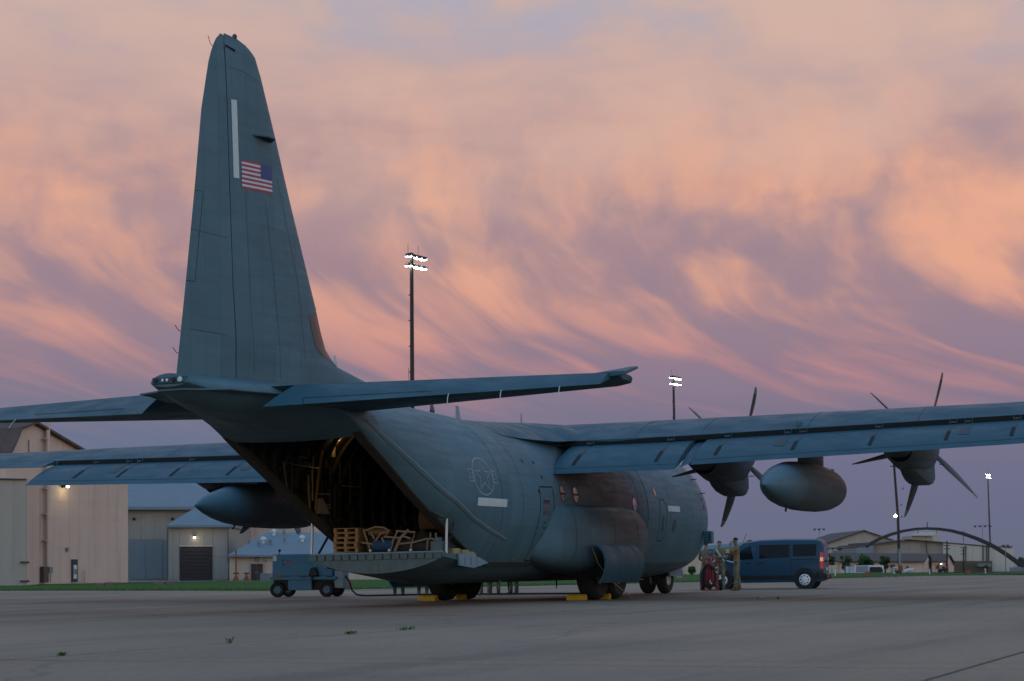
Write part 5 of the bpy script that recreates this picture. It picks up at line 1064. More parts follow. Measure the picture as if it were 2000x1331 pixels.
bb = MB(); slab(bb, [PG(-120, 139), PG(52, 139), P(52, 938, 139), P(-120, 934, 139)], back*14); by = bb.build('side_bay', MAT['siding_grey'], hg)
part('corner_panel', 'siding_tan', hg, [PG(52.5, 140), PG(76, 151), P(76, 938, 151), P(52.5, 938, 140)], Vector((0, 0, 0))+back*.1)
part('bay_cap', 'trim_dark', hg, [P(-120, 934, 138.8), P(53, 938, 138.8), P(53, 935.5, 138.8), P(-120, 931.5, 138.8)], back*14)
for y in (1099, 1136): part('bay_hinge', 'trim_dark', hg, rectpx(39, y-2, 57, y+2, 138.7), FW*.1)
b = MB(); q = onseg(86, 1106, A, B)-back*.35; q2 = onseg(86, 826, A, B)-back*.35; b.tube([q, q2], .17, 10); b.build('flue_pipe', MAT['siding_tan'], hg, smooth=50)
for y in (858, 955, 1005, 1057): part('pipe_clamp', 'siding_tan', hg, [onseg(x, yy, A, B)-back*.5 for x, yy in ((79, y+1), (93, y+1), (93, y-1), (79, y-1))], back*.4)
part('meter_box', 'roof_brown', hg, [onseg(x, y, A, B)-back*.1 for x, y in ((77, 1138), (86, 1138), (86, 1107), (77, 1107))], -back*.3); part('meter_box', 'trim_grey', hg, [onseg(x, y, A, B)-back*.1 for x, y in ((88, 1120), (95, 1120), (95, 1108), (88, 1108))], -back*.3)
for x in (90, 94): b = MB(); b.tube([onseg(x, 1120, A, B)-back*.2, onseg(x, 1137, A, B)-back*.2], .03, 6); b.build('conduit', MAT['trim_dark'], hg)
dr = part('door', 'trim_dark', hg, [onseg(x, y, A, B)-back*.08 for x, y in ((138, 1137), (149, 1137), (149, 1093), (138, 1093))], -back*.06); part('notice', 'white_paint', dr, [onseg(x, y, A, B)-back*.15 for x, y in ((140.5, 1131), (146.5, 1131), (146.5, 1104), (140.5, 1104))], -back*.02); part('notice', 'trim_grey', dr, [onseg(x, y, A, B)-back*.18 for x, y in ((141, 1122), (146, 1122), (146, 1112), (141, 1112))], -back*.01)
lf = part('wall_lamp', 'trim_dark', hg, [onseg(x, y, A, B)-back*.1 for x, y in ((117.5, 953), (123, 953), (123, 945), (117.5, 945))], -back*.4); part('lens', 'lamp_bulb', lf, [onseg(x, y, A, B)-back*.52 for x, y in ((118.5, 953), (122.8, 953), (122.8, 950), (118.5, 950))], -back*.05)
pl = bpy.data.lights.new('hangar_lamp', 'POINT'); pl.energy = 34; pl.color = (1, .88, .45); pl.shadow_soft_size = .1; po = link(bpy.data.objects.new('hangar_lamp', pl), hg); po.location = onseg(121, 957, A, B)-back*.75
b = MB(); b.tube([onseg(160, 1138, A, B)-back*.3, onseg(160, 1114, A, B)-back*.3], .06, 6); b.build('standpipe', MAT['siding_tan'], hg)
part('vent', 'trim_grey', hg, [onseg(x, y, A, B)-back*.08 for x, y in ((127, 1077), (131, 1077), (131, 1070), (127, 1070))], -back*.1)
part('hatch', 'siding_tan', hg, [onseg(x, y, A, B)-back*.08 for x, y in ((55, 884), (69, 884), (69, 859), (55, 859))], -back*.05)

# ------------------------------------------------------------------ left: grey hangar, annex, low building
h2 = empty('grey_hangar', label='long grey hangar with blue metal roof behind the tan one', cat='hangar')
part('wall', 'siding_grey', h2, [PG(200, 206), PG(470, 206), P(470, 993, 206), P(200, 993, 206)], FW*30)
panels(h2, 'siding_slate', 252, 450, [(1056, 1056), (1131.5, 1131.5)], 206, 6, .12); panels(h2, 'siding_grey', 252, 450, [(994.5, 994.5), (1054.5, 1054.5)], 206, 8, .06)
b = MB(); slab(b, [P(200, 994, 205), P(470, 993, 205), P(470, 925, 228), P(200, 925, 228)], Vector((0, 0, .2))); rf = b.build('roof', MAT['roof_metal'], h2)
for k in range(5): y = 985-11*k; part('roof_seam', 'trim_grey', rf, [P(200, y+.5, 205+23*(993-y)/68), P(470, y+.5, 205+23*(993-y)/68), P(470, y-.2, 205+23*(993-y)/68), P(200, y-.2, 205+23*(993-y)/68)], Vector((0, 0, .03)))
part('gutter', 'trim_grey', h2, rectpx(200, 993, 470, 996, 204.7), -FW*.3)
for x in (262, 337): b = MB(); b.lathe([(.16, 0), (.16, .2)], 12, T=Matrix.Translation(P(x, 1014, 205.9)) @ Vector((0, 0, 1)).rotation_difference(-FW).to_matrix().to_4x4()); b.build('round_vent', MAT['black'], h2)
an = empty('annex_building', label='small tan annex with wide brown roller door and lit lamp', cat='building')
part('wall', 'siding_grey', an, [PG(328, 195), PG(446, 195), P(446, 1026, 195), P(328, 1026, 195)], FW*9)
panels(an, 'siding_grey', 328, 350.5, [(1027, 1027), (1075, 1075), (1132, 1132)], 195, 2, .05); panels(an, 'siding_grey', 415.5, 446, [(1027, 1027), (1087, 1087), (1132, 1132)], 195, 2, .05); panels(an, 'siding_grey', 351, 415, [(1027, 1027), (1066, 1066)], 195, 4, .05)
b = MB(); e0, e1 = P(325.5, 1026, 194.3), P(448, 1026, 194.3); e2, e3 = e1+FW*10.5, e0+FW*10.5; ap = (e0+e1+e2+e3)/4 + Vector((0, 0, 2.0)); r0, r1 = ap-RT*.9, ap+RT*.9; th = Vector((0, 0, -.22))
b.add([e0, e1, e2, e3, r0, r1, e0+th, e1+th, e2+th, e3+th], [(0, 1, 5, 4), (1, 2, 5), (2, 3, 4, 5), (3, 0, 4), (0, 6, 7, 1), (1, 7, 8, 2), (2, 8, 9, 3), (3, 9, 6, 0), (6, 9, 8, 7)]); b.build('roof', MAT['roof_metal'], an)
rd = part('roller_door', 'door_brown', an, [PG(351.5, 194.9, .02), PG(414.5, 194.9, .02), P(414.5, 1068.5, 194.9), P(351.5, 1068.5, 194.9)], -FW*.05)
for k in range(9): y = 1072+7*k; part('slat', 'door_brown', rd, rectpx(352.5, y, 413.5, y+5.9, 194.83), -FW*.04)
part('door_frame', 'siding_pale', an, rectpx(349.5, 1065.5, 416.5, 1068, 194.85), -FW*.12)
lf = part('wall_lamp', 'trim_dark', an, rectpx(377.5, 1046, 382.5, 1049, 194.8), -FW*.3); part('lens', 'lamp_bulb', lf, rectpx(378, 1049, 382, 1052, 194.7), -FW*.1)
pl = bpy.data.lights.new('annex_lamp', 'POINT'); pl.energy = 14; pl.color = (1, .92, .6); pl.shadow_soft_size = .1; po = link(bpy.data.objects.new('annex_lamp', pl), an); po.location = P(380, 1055, 194.0)
part('downspout', 'trim_dark', an, rectpx(444.8, 1028, 446.2, 1100, 194.7), -FW*.1); part('downspout', 'trim_dark', an, rectpx(327.4, 1028, 328.6, 1132, 194.7), -FW*.1)
tb = empty('tan_block', label='tall tan wall rising behind the low building', cat='building')
part('wall', 'siding_tan', tb, [PG(446, 214), PG(720, 214), P(720, 985, 214), P(446, 985, 214)], FW*20)
panels(tb, 'siding_tan', 447, 600, [(1020, 1020), (1090, 1090)], 214, 3, .06)
part('roof_edge', 'trim_grey', tb, rectpx(445, 983, 721, 987, 213.8), FW*20.4)
lb = empty('low_building', label='low tan building with grey hip roof and brown double door', cat='building')
part('wall', 'siding_pale', lb, [PG(448, 188), PG(780, 188), P(780, 1085, 188), P(448, 1085, 188)], FW*14)
panels(lb, 'siding_pale', 448.5, 488, [(1086, 1086), (1132.5, 1132.5)], 188, 2, .05); panels(lb, 'siding_pale', 516, 780, [(1086, 1086), (1132.5, 1132.5)], 188, 10, .05)
b = MB(); e0, e1 = P(445.5, 1084, 187.3), P(783, 1084, 187.3); e2, e3 = e1+FW*15.5, e0+FW*15.5; r0, r1 = P(520, 1040, 195), P(705, 1040, 195); th = Vector((0, 0, -.2))
b.add([e0, e1, e2, e3, r0, r1, e0+th, e1+th, e2+th, e3+th], [(0, 1, 5, 4), (1, 2, 5), (2, 3, 4, 5), (3, 0, 4), (0, 6, 7, 1), (1, 7, 8, 2), (2, 8, 9, 3), (3, 9, 6, 0), (6, 9, 8, 7)]); rf = b.build('roof', MAT['roof_metal'], lb)
def onroof(x, y): return P(x, y, 187.3+7.7*(1084-y)/44)
for x, y, r_ in ((514, 1061, .32), (535, 1046, .26), (555, 1046, .16), (528, 1064, .2), (556, 1060, .15), (505, 1068, .15), (486, 1063, .12), (590, 1058, .3)):
    b = MB(); b.lathe([(r_*.6, -.1), (r_*.6, .25), (r_, .3), (r_*.9, .5), (r_*.2, .62)], 10, T=Matrix.Translation(onroof(x, y))); b.build('roof_vent', MAT['white_paint' if r_ > .2 else 'trim_grey'], rf, smooth=40)
part('door_frame', 'siding_pale', lb, [PG(488.5, 187.9), PG(515.5, 187.9), P(515.5, 1099, 187.9), P(488.5, 1099, 187.9)], -FW*.05)
for x0, x1 in ((490.5, 501.4), (502.6, 513.5)): dd_ = part('door', 'door_brown', lb, [PG(x0, 187.8, .05), PG(x1, 187.8, .05), P(x1, 1101.5, 187.8), P(x0, 1101.5, 187.8)], -FW*.06); part('handle', 'steel', dd_, rectpx(x1-2 if x0 < 500 else x0+1, 1117, x1-1 if x0 < 500 else x0+2, 1119, 187.7), -FW*.05)
part('louvre', 'trim_grey', lb, rectpx(498, 1089, 506, 1097, 187.85), -FW*.08); part('plaque', 'trim_grey', lb, rectpx(518, 1094, 521, 1097, 187.85), -FW*.05)
for x, y0, lab in ((461, 1074, 'thin red standpipe in front of the low building, left of its door'), (481.5, 1122, 'short red hydrant valve between the standpipe and the brown door')):
    b = MB(); p = PG(x, 185); q = P(x, y0, 185); b.tube([p, q], .07, 8); b.tube([p+Vector((0, 0, .7))-RT*.25, p+Vector((0, 0, .7))+RT*.25], .09, 8); b.lathe([(.3, 0), (.22, .25), (.1, .5)], 10, T=Matrix.Translation(p)); tag(b.build('standpipe', MAT['rust_red'], smooth=40), lab, 'standpipe')
b = MB(); p = PG(521, 184); b.box(p+Vector((0, 0, .35)), (.8, 1.0, .7)); tag(b.build('utility_box', MAT['trim_grey'], bevel=.03), 'grey utility box by the low building, right of its door', 'utility box')
for x, d, w_, lab in ((207, 126, 1.1, 'low brown concrete block on the grass below the tan hangar'), (324, 136, 1.45, 'long brown concrete block on the grass below the annex')):
    e = empty('concrete_block', PG(x, d), yaw, lab, 'concrete block', 'low concrete blocks on the grass'); 
    for k in range(2): b = MB(); b.b2((-.25, -w_/2+k*w_*.52, 0), (.25, -w_/2+k*w_*.52+w_*.48, .24-.03*k)); b.build('block', MAT['concrete_block'], e, bevel=.02)
def marker(x, d, w_, h, lab):
    e = empty('marker_board', PG(x, d), yaw, lab, 'marker', 'orange marker boards on the grass'); b = MB(); b.b2((-.05, -w_/2, .08), (.05, w_/2, h)); b.build('board', MAT['marker_orange'], e); b = MB(); b.b2((-.12, -w_*.45, 0), (.12, -w_*.3, .1)); b.b2((-.12, w_*.3, 0), (.12, w_*.45, .1)); b.build('foot', MAT['trim_dark'], e)
marker(677, 97, .55, .30, 'orange marker board on the grass right of the blue cart'); marker(1695, 165, .45, .33, 'orange marker board on the grass right of the van'); marker(1891, 175, .38, .36, 'orange marker board on the grass beside the pickup')

# ------------------------------------------------------------------ floodlight masts
def mast():
    e = empty('floodlight_mast'); b = MB(); b.tube([(0, 0, 0), (0, 0, 12), (0, 0, 25.3)], [.19, .175, .14], 12); b.build('pole', MAT['pole_dark'], e, smooth=40)
    b = MB(); b.lathe([(.3, 0), (.3, .06)], 12); b.build('base_plate', MAT['steel'], e)
    arm = (RT*.5+FW*.86).normalized(); out_ = (RT*.86-FW*.5)
    for r_, z in enumerate((25.2, 24.45)):
        b = MB(); b.tube([arm*-.55+Vector((0, 0, z)), arm*2.2+Vector((0, 0, z))], .05, 6); b.build('crossarm', MAT['pole_dark'], e)
        for k in range(4):
            c_ = arm*(-.25+.72*k)+Vector((0, 0, z-.10))-RT*.1; h = MB(); T = Matrix.Translation(c_) @ Matrix(((RT.x, FW.x, 0, 0), (RT.y, FW.y, 0, 0), (0, 0, 1, 0), (0, 0, 0, 1))) @ Matrix.Rotation(R(26), 4, 'X')
            h.box((0, 0, 0), (.50, .36, .13), T=T); hd_ = h.build('lamp_head', MAT['pole_dark'], e); g_ = MB(); g_.box((0, -.02, -.075), (.50, .38, .03), T=T); g_.build('lens', MAT['lamp_white'], hd_)
    for q in (-.5, .95): b = MB(); b.tube([arm*q+Vector((0, 0, 25.2)), arm*q+Vector((0, 0, 26.0))], .015, 5); b.build('lightning_rod', MAT['pole_dark'], e)
    for z in range(4, 23, 2): b = MB(); b.box((-.2*RT.x, -.2*RT.y, z), (.08, .08, .08)); b.build('step', MAT['pole_dark'], e)
    b = MB(); b.tube([RT*-.26+Vector((0, 0, 8)), RT*-.26+Vector((0, 0, 16.3))], .02, 5); b.build('cable_duct', MAT['pole_dark'], e); return e
m0 = mast(); GM = 'floodlight masts along the apron'
for k, (px, d, lab, sc) in enumerate(((806.8, 153, 'tallest floodlight mast rising behind the tailplane', 1.0), (1322.5, 252, 'lit floodlight mast seen above the right wing near the inner propeller', 1.0), (1936, 500, 'distant lit floodlight mast near the right edge, beside the pickup', .97))):
    o = m0 if k == 0 else copy_tree(m0); o.location = PG(px, d); o.scale = (sc, sc, sc); tag(o, lab, 'floodlight', GM)
# thick pole with boxes and a lit globe
e = empty('utility_pole', label='dark utility pole with a lit lamp left of the arch', cat='pole'); d = 250
b = MB(); p = PG(1757, d); b.tube([p, p+Vector((0, 0, 7)), p+Vector((0, 0, 15.5))-RT*.35], [.20, .17, .14], 10); b.build('shaft', MAT['pole_wood'], e, smooth=40)
b = MB(); q0, q1 = P(1757.5, 1109, d), P(1756.3, 1072, d); b.tube([q0, q1], .215, 10); b.build('metal_sleeve', MAT['trim_grey'], e, smooth=40)
b = MB(); b.box(P(1759, 1110, d-.2), (.35, .5, .7)); b.build('switch_box', MAT['rust_red'], e); b = MB(); b.box(P(1755, 1119, d-.3), (.6, .7, .6)); b.build('base_cabinet', MAT['trim_dark'], e)
b = MB(); b.tube([P(1755, 1010, d), P(1750.5, 1009, d)], .03, 6); b.build('lamp_arm', MAT['pole_dark'], e); b = MB(); b.lathe([(.02, -.17), (.14, -.10), (.18, 0), (.14, .10), (.02, .17)], 12, T=Matrix.Translation(P(1749, 1008, d))); b.build('lamp_globe', MAT['lamp_white'], e, smooth=60)
for x, y in ((1764, 956), (1761, 988), (1762, 1011), (1764, 1059)): b = MB(); b.tube([P(1757, y, d), P(x, y, d)], .025, 5); b.lathe([(.02, -.12), (.1, -.06), (.1, .06), (.02, .12)], 8, T=Matrix.Translation(P(x, y-2, d))); b.build('camera_head', MAT['trim_grey'], e)
# thin far lamp standards and line poles
def standard(x, ytop, d, n, lab, w_=1.2):
    e = empty('lamp_standard', label=lab, cat='lamp post', group='far lamp posts'); b = MB(); p, q = PG(x, d), P(x, ytop, d); b.tube([p, q], [.12, .07], 6); b.build('post', MAT['trim_grey'], e)
    b = MB(); b.tube([q-RT*w_, q+RT*w_], .06, 6); b.build('arm', MAT['trim_grey'], e)
    for k in range(n): b = MB(); b.box(q+RT*(-w_+2*w_*k/(n-1))+Vector((0, 0, -.2)), (.4, .5, .45)); b.build('head', MAT['trim_dark'], e)
standard(1600, 1033, 520, 3, 'thin unlit lamp post right above the van roof'); standard(1919, 1027, 520, 4, 'thin unlit lamp post just left of the distant floodlight mast', 2.0); standard(1626.5, 1070, 470, 3, 'short unlit lamp post in front of the grey gabled hangar'); standard(1964, 1065, 420, 2, 'slender unlit lamp post in front of the right foot of the arch', .5)
def linepole(x, ytop, d, arms, lab):
    e = empty('line_pole', label=lab, cat='pole', group='wooden line poles'); b = MB(); p, q = PG(x, d), P(x, ytop, d); b.tube([p, q], [.2, .13], 8); b.build('shaft', MAT['pole_wood'], e)
    for y, w_ in arms: b = MB(); c_ = P(x, y, d); b.tube([c_-RT*w_, c_+RT*w_], .08, 6); b.build('crossarm', MAT['pole_wood'], e)
linepole(1849.5, 1057, 395, ((1066, .7), (1072.5, .6)), 'wooden line pole standing between the brown-roofed house and the long hangar'); linepole(1882, 1069, 430, ((1070, .65), (1076, .5), (1082.5, .55)), 'wooden line pole in front of the long beige wall')
linepole(1687, 1075, 540, ((1079, .8),), 'far wooden line pole in front of the gabled hangar')

# ------------------------------------------------------------------ right: hangars, arch, houses
gh = empty('gabled_hangar', label='large grey gabled hangar behind the van', cat='hangar'); d = 560
gp = [(1480, 1122), (1480, 1108), (1608, 1064.5), (1688, 1037), (1752, 1058.5), (1775, 1067), (1775, 1122)]
part('wall', 'siding_grey', gh, [P(x, y, d) for x, y in gp], FW*60)
for k in range(8): x0 = 1530+22*k; part('siding_panel', 'siding_grey', gh, [P(x0+.2, 1121, d), P(x0+21.8, 1121, d), P(x0+21.8, lerp([(1480, 1108), (1608, 1064.5), (1688, 1037), (1752, 1058.5), (1775, 1067)], x0+21.8)+2.5, d), P(x0+.2, lerp([(1480, 1108), (1608, 1064.5), (1688, 1037), (1752, 1058.5), (1775, 1067)], x0+.2)+2.5, d)], -FW*.15)
b = MB()
for (x0, y0), (x1, y1) in zip(gp[1:5], gp[2:6]): slab(b, [P(x0, y0+.3, d-1), P(x1, y1+.3, d-1), P(x1, y1-1.6, d-1), P(x0, y0-1.6, d-1)], FW*61)
b.build('roof', MAT['trim_dark'], gh)
ar = empty('steel_arch', label='dark steel arch spanning over the long beige hangar', cat='arch'); d = 425
pc = [(1693, 1068), (1699, 1063.5), (1718, 1053), (1740, 1044.5), (1765, 1037.5), (1790, 1033.5), (1811, 1032.5), (1835, 1033.5), (1860, 1037), (1885, 1043.5), (1910, 1052.5), (1935, 1063.5), (1955, 1075), (1975, 1088.5), (1990, 1099.5), (2012, 1114)]
b = MB(); rr = []
for i, (x, y) in enumerate(pc):
    a, c_ = Vector(pc[max(0, i-1)]), Vector(pc[min(len(pc)-1, i+1)]); n = Vector((-(c_-a).y, (c_-a).x)).normalized()*(2.4+1.2*abs(x-1811)/200); p, q = P(x+n.x, y+n.y, d), P(x-n.x, y-n.y, d); rr.append([tuple(p), tuple(q), tuple(q+FW*1.6), tuple(p+FW*1.6)])
b.loft(rr); b.build('rib', MAT['pole_dark'], ar, smooth=20)
b = MB(); b.tube([P(1811, 1031, d), P(1811, 1020, d)], .10, 6); b.build('mast_tip', MAT['trim_dark'], ar)
for x in (1793, 1830, 1882): part('hanger_rod', 'trim_grey', ar, rectpx(x-.5, 1036, x+.5, 1043 if x < 1850 else 1063, d+.5), FW*.3)
lh = empty('long_hangar', label='long beige hangar with rooftop cabin under the steel arch', cat='hangar'); d = 440
part('wall', 'siding_beige', lh, [P(x, y, d) for x, y in ((1707, 1122), (1707, 1064), (1774, 1055), (1808, 1057.5), (1841, 1060), (1841, 1122))], FW*50)
part('long_wall', 'siding_beige', lh, [P(x, y, dd_) for x, y, dd_ in ((1841.5, 1122, 439), (1841.5, 1060.5, 439), (1981, 1072, 439), (1981, 1122, 439))], FW*48)
for (x0, y0), (x1, y1) in (((1672, 1070), (1707, 1066)), ((1707, 1064), (1774, 1055)), ((1774, 1055), (1841, 1060.3)), ((1841, 1060.3), (1937, 1068.3))): part('roof_edge', 'trim_dark', lh, [P(x0, y0, d-1.5), P(x1, y1, d-1.5), P(x1, y1-1.4, d-1.5), P(x0, y0-1.4, d-1.5)], FW*50)
for k in range(6): x0 = 1708+22*k; f = lambda x: lerp([(1707, 1064), (1774, 1055), (1841, 1060.3)], x)+1.2; part('siding_panel', 'siding_grey', lh, [P(x0+.2, 1121, d), P(x0+21.6, 1121, d), P(x0+21.6, f(x0+21.6), d), P(x0+.2, f(x0+.2), d)], -FW*.12)
for x0, x1 in ((1842, 1885.3), (1886.7, 1919), (1921, 1926.3), (1927.6, 1930.4), (1931.6, 1936)): f = lambda x: lerp([(1841, 1060.3), (1937, 1068.3)], x)+1.4; part('siding_panel', 'siding_beige', lh, [P(x0, 1096, 438.9), P(x1, 1096, 438.9), P(x1, f(x1), 438.9), P(x0, f(x0), 438.9)], -FW*.12)
for x in (1886, 1920, 1927, 1931): part('downspout', 'trim_dark', lh, rectpx(x-.7, 1066, x+.7, 1096, 438.7), -FW*.25)
part('lower_wall', 'wall_brown', lh, rectpx(1855, 1096, 1938, 1122, 436), FW*4); part('awning', 'trim_grey', lh, rectpx(1912, 1101, 1936, 1107, 433), FW*2.5)
part('side_wing', 'siding_slate', lh, [P(x, y, 436) for x, y in ((1673, 1122), (1673, 1071), (1707, 1066), (1707, 1122))], FW*20); part('side_wing', 'siding_slate', lh, [P(x, y, 452) for x, y in ((1654, 1122), (1654, 1075), (1673, 1075), (1673, 1122))], FW*20)
part('roof_house', 'roof_brown', lh, rectpx(1677, 1061, 1702, 1072, 450), FW*14)
part('rooftop_cabin', 'siding_grey', lh, rectpx(1781, 1047, 1821, 1060, 446), FW*12); part('rooftop_cabin', 'siding_beige', lh, [P(x, y, dd_) for x, y, dd_ in ((1821, 1060, 446), (1821, 1047, 446), (1834, 1042, 458), (1834, 1060, 458))], RT*.3); part('cabin_roof', 'siding_pale', lh, [P(x, y, dd_) for x, y, dd_ in ((1780, 1047, 445), (1821.5, 1047, 445), (1834.5, 1042, 459), (1792, 1041.5, 459))], Vector((0, 0, .2)))
part('downspout', 'trim_dark', lh, [P(x, y, 439.4) for x, y in ((1809.5, 1083), (1811.3, 1083), (1809, 1058), (1807.2, 1058))], -FW*.25)
part('end_tower', 'siding_grey', lh, rectpx(1952, 1069, 1976, 1122, 452), FW*12); part('tower_cap', 'trim_dark', lh, rectpx(1951, 1067.5, 1977.5, 1069.5, 451), FW*13)
def house(name, lab, d, roof, walls, gable, extra=()):
    e = empty(name, label=lab, cat='house'); b = MB(); q = [P(x, y, dd_) for x, y, dd_ in roof]; slab(b, q, Vector((0, 0, .25))); b2_ = [q[2], q[3], q[3]+FW*9-Vector((0, 0, q[2].z-q[1].z)), q[2]+FW*9-Vector((0, 0, q[2].z-q[1].z))]; slab(b, b2_, Vector((0, 0, .25))); b.build('roof', MAT['roof_brown'], e)
    (x0, x1), m = walls; part('wall', m, e, [P(x0, 1123, d), P(x1, 1123, d), P(x1, roof[1][1], d), P(x0, roof[0][1], d)], FW*16)
    for k in range(5): a, c_ = x0+(x1-x0)*k/5, x0+(x1-x0)*(k+1)/5; part('siding_panel', m, e, rectpx(a+.15, roof[0][1]+1, c_-.15, 1122, d), -FW*.06)
    gx0, gxa, gya, gx1, gm = gable; part('gable_wall', gm, e, [P(gx0, 1123, d-.2), P(gx0, roof[1][1]+1, d-.2), P(gxa, gya, d+8), P(gx1, roof[1][1]+1, d+14), P(gx1, 1123, d+14)], -RT*.2)
    part('barge_board', 'roof_brown', e, [P(gxa-.5, gya-1.4, d+7), P(gxa-.5, gya+.6, d+7), P(gx1+1, roof[1][1]+2.5, d+14), P(gx1+1, roof[1][1], d+14)], RT*.4)
    return e
ha = house('brown_roofed_house', 'wide low house with brown roof and pale end wall right of the van', 400, [(1625, 1098.5, 399), (1806.5, 1098.5, 399), (1814, 1084, 407), (1620, 1082.5, 407)], ((1640, 1806), 'siding_pale'), (1806, 1813, 1086, 1820, 'siding_pale'))
for x in (1772, 1745): part('door', 'trim_dark', ha, rectpx(x-2.2, 1106, x+2.2, 1120, 399.8), -FW*.12)
part('window', 'car_glass', ha, rectpx(1739, 1103, 1748, 1109, 399.7), -FW*.1)
hb_ = house('brown_roofed_house', 'smaller house with brown roof and lit lamp beside the forklift', 408, [(1818.5, 1098.5, 407), (1850, 1098.5, 407), (1854, 1084, 415), (1815, 1084, 415)], ((1820, 1850), 'siding_tan'), (1850, 1854, 1086, 1860.5, 'siding_tan'))
part('window', 'car_glass', hb_, rectpx(1829, 1104, 1834, 1111.5, 407.8), -FW*.1); part('lean_to', 'siding_tan', hb_, [P(x, y, 409) for x, y in ((1851, 1123), (1851, 1102), (1863, 1105.5), (1863, 1123))], FW*6)
b = MB(); b.lathe([(.02, -.14), (.14, 0), (.02, .14)], 10, T=Matrix.Translation(P(1838.5, 1102, 407))); b.build('wall_lamp', MAT['lamp_bulb'], hb_, smooth=60)

# ------------------------------------------------------------------ trees
def leaf_extra(t, b, tcn, mx):
    n = tnoise(t, tcn.outputs['Object'], .7, 3, .6); t.links.new(tmix(t, tmap(t, n, .35, .65), (.022, .05, .018), (.05, .095, .03)), b.inputs['Base Color'])
mat('leaf', (.03, .06, .02), .8, extra=leaf_extra)
def tree(x, ytop, w_px, d, lab, n=700, name='bushy_tree'):
    p = PG(x, d); top_ = P(x, ytop, d).z; h = top_-p.z; rw = w_px/2/FPX*d; e = empty(name, p, label=lab, cat='tree', group='trees by the far buildings'); rnd = random.Random(int(x))
    b = MB(); b.tube([(0, 0, 0), (.05, 0, h*.35), (.0, .1, h*.7)], [.05*h, .035*h, .012*h], 7)
    for k in range(5): a = rnd.uniform(0, 6.28); b.tube([(0, 0, h*.28), (math.cos(a)*rw*.5, math.sin(a)*rw*.5, h*rnd.uniform(.5, .75))], [.02*h, .008*h], 5)
    b.build('trunk', MAT['pole_wood'], e); c_ = MB(); cl = [(rnd.uniform(-.62, .62)*rw, rnd.uniform(-.5, .5)*rw, h*rnd.uniform(.28, .86), rnd.uniform(.22, .42)*min(rw, h*.5)) for _ in range(16)]
    for k in range(n):
        cx_, cy_, cz_, r_ = rnd.choice(cl); v = Vector((rnd.gauss(0, 1), rnd.gauss(0, 1), rnd.gauss(0, 1))).normalized()*r_*rnd.uniform(.5, 1.1); q = Vector((cx_, cy_, cz_))+v
        if q.z > h or q.z < h*.08: continue
        s = rnd.uniform(.14, .30); a = Vector((rnd.gauss(0, 1), rnd.gauss(0, 1), rnd.gauss(0, 1))).normalized()*s; b_ = a.orthogonal().normalized()*s*.6
        c_.add([q-a, q+b_, q+a, q-b_], [(0, 1, 2, 3)])
    c_.build('crown', MAT['leaf'], e)
tree(1622, 1085, 24, 380, 'small dark tree partly behind the van, leftmost of the row'); tree(1652, 1082, 27, 376, 'rounded green tree behind the portable toilets'); tree(1690, 1083, 42, 378, 'widest green tree in front of the brown-roofed house', 1100); tree(1729, 1084, 26, 374, 'green tree at the right end of the white trailer')
tree(1926, 1104, 14, 380, 'small round shrub behind the white pickup', 260, 'round_shrub'); tree(1998, 1088, 30, 520, 'dark tree at the right edge of the picture', 800)
tree(1352, 1107, 26, 330, 'dark shrub seen between the nose wheel and the extinguisher', 500, 'round_shrub')
b = MB(); slab(b, [P(x, y, 470) for x, y in ((1315, 1122), (1385, 1122), (1385, 1100), (1315, 1100))], FW*20); e = empty('far_building', label='far pale building seen between the nose and the crew', cat='building'); b.build('wall', MAT['siding_pale'], e); part('roof', 'roof_brown', e, rectpx(1312, 1096, 1388, 1101, 468), FW*24)
b = MB(); slab(b, [P(x, y, 430) for x, y in ((1339, 1104), (1362, 1080), (1400, 1072), (1450, 1068), (1450, 1122), (1339, 1122))], FW*30); e = empty('blue_roofed_hangar', label='pale hangar with blue roof far behind the crew', cat='hangar'); b.build('wall', MAT['siding_pale'], e)
b = MB(); slab(b, [P(x, y, 429) for x, y in ((1362, 1079.5), (1400, 1071.5), (1452, 1067.5), (1452, 1060), (1380, 1066))], FW*30); b.build('roof', mat('roof_blue', (.12, .28, .38), .6), e)

# ------------------------------------------------------------------ small far things
def boxcar(name, lab, cat, px0, px1, ytop, d, m, parts_=(), depth=2.2, ybot=None):
    p0, p1 = PG(px0, d), PG(px1, d); e = empty(name, p0, yaw-R(90), lab, cat); w_ = (p1-p0).length; h = P(px0, ytop, d).z-p0.z
    b = MB(); b.b2((0, 0, .12 if cat in ('trailer',) else 0), (w_, depth, h)); bo = b.build('body', MAT[m], e, bevel=.04)
    for nm, a, c_, z0, z1, mm in parts_: b = MB(); b.b2((a*w_, -.03, z0*h), (c_*w_, .02, z1*h)); b.build(nm, MAT[mm], e)
    return e, w_, h
boxcar('shipping_container', 'cream storage container just right of the van', 'container', 1614, 1635, 1104.5, 370, 'cream', [('door', .05, .47, .06, .94, 'cream'), ('door', .53, .95, .06, .94, 'cream'), ('lock_bar', .49, .51, .1, .9, 'trim_dark')])
for px, lab in ((1651, 'left portable toilet with white door beside the trailer'), (1658.5, 'right portable toilet with white door beside the trailer')):
    e, w_, h = boxcar('portable_toilet', lab, 'toilet', px, px+8.5, 1105, 372, 'potty_blue', [('door', .08, .8, .06, .86, 'white_paint'), ('sign', .3, .6, .5, .66, 'trim_grey')], .9); e['group'] = 'portable toilets'
e, w_, h = boxcar('box_trailer', 'long white trailer with a dark open side under the trees', 'trailer', 1670, 1726, 1105, 366, 'white_paint', [('side_opening', .50, .93, .22, .80, 'black'), ('side_panel', .03, .46, .15, .94, 'roof_metal')], 2.4)
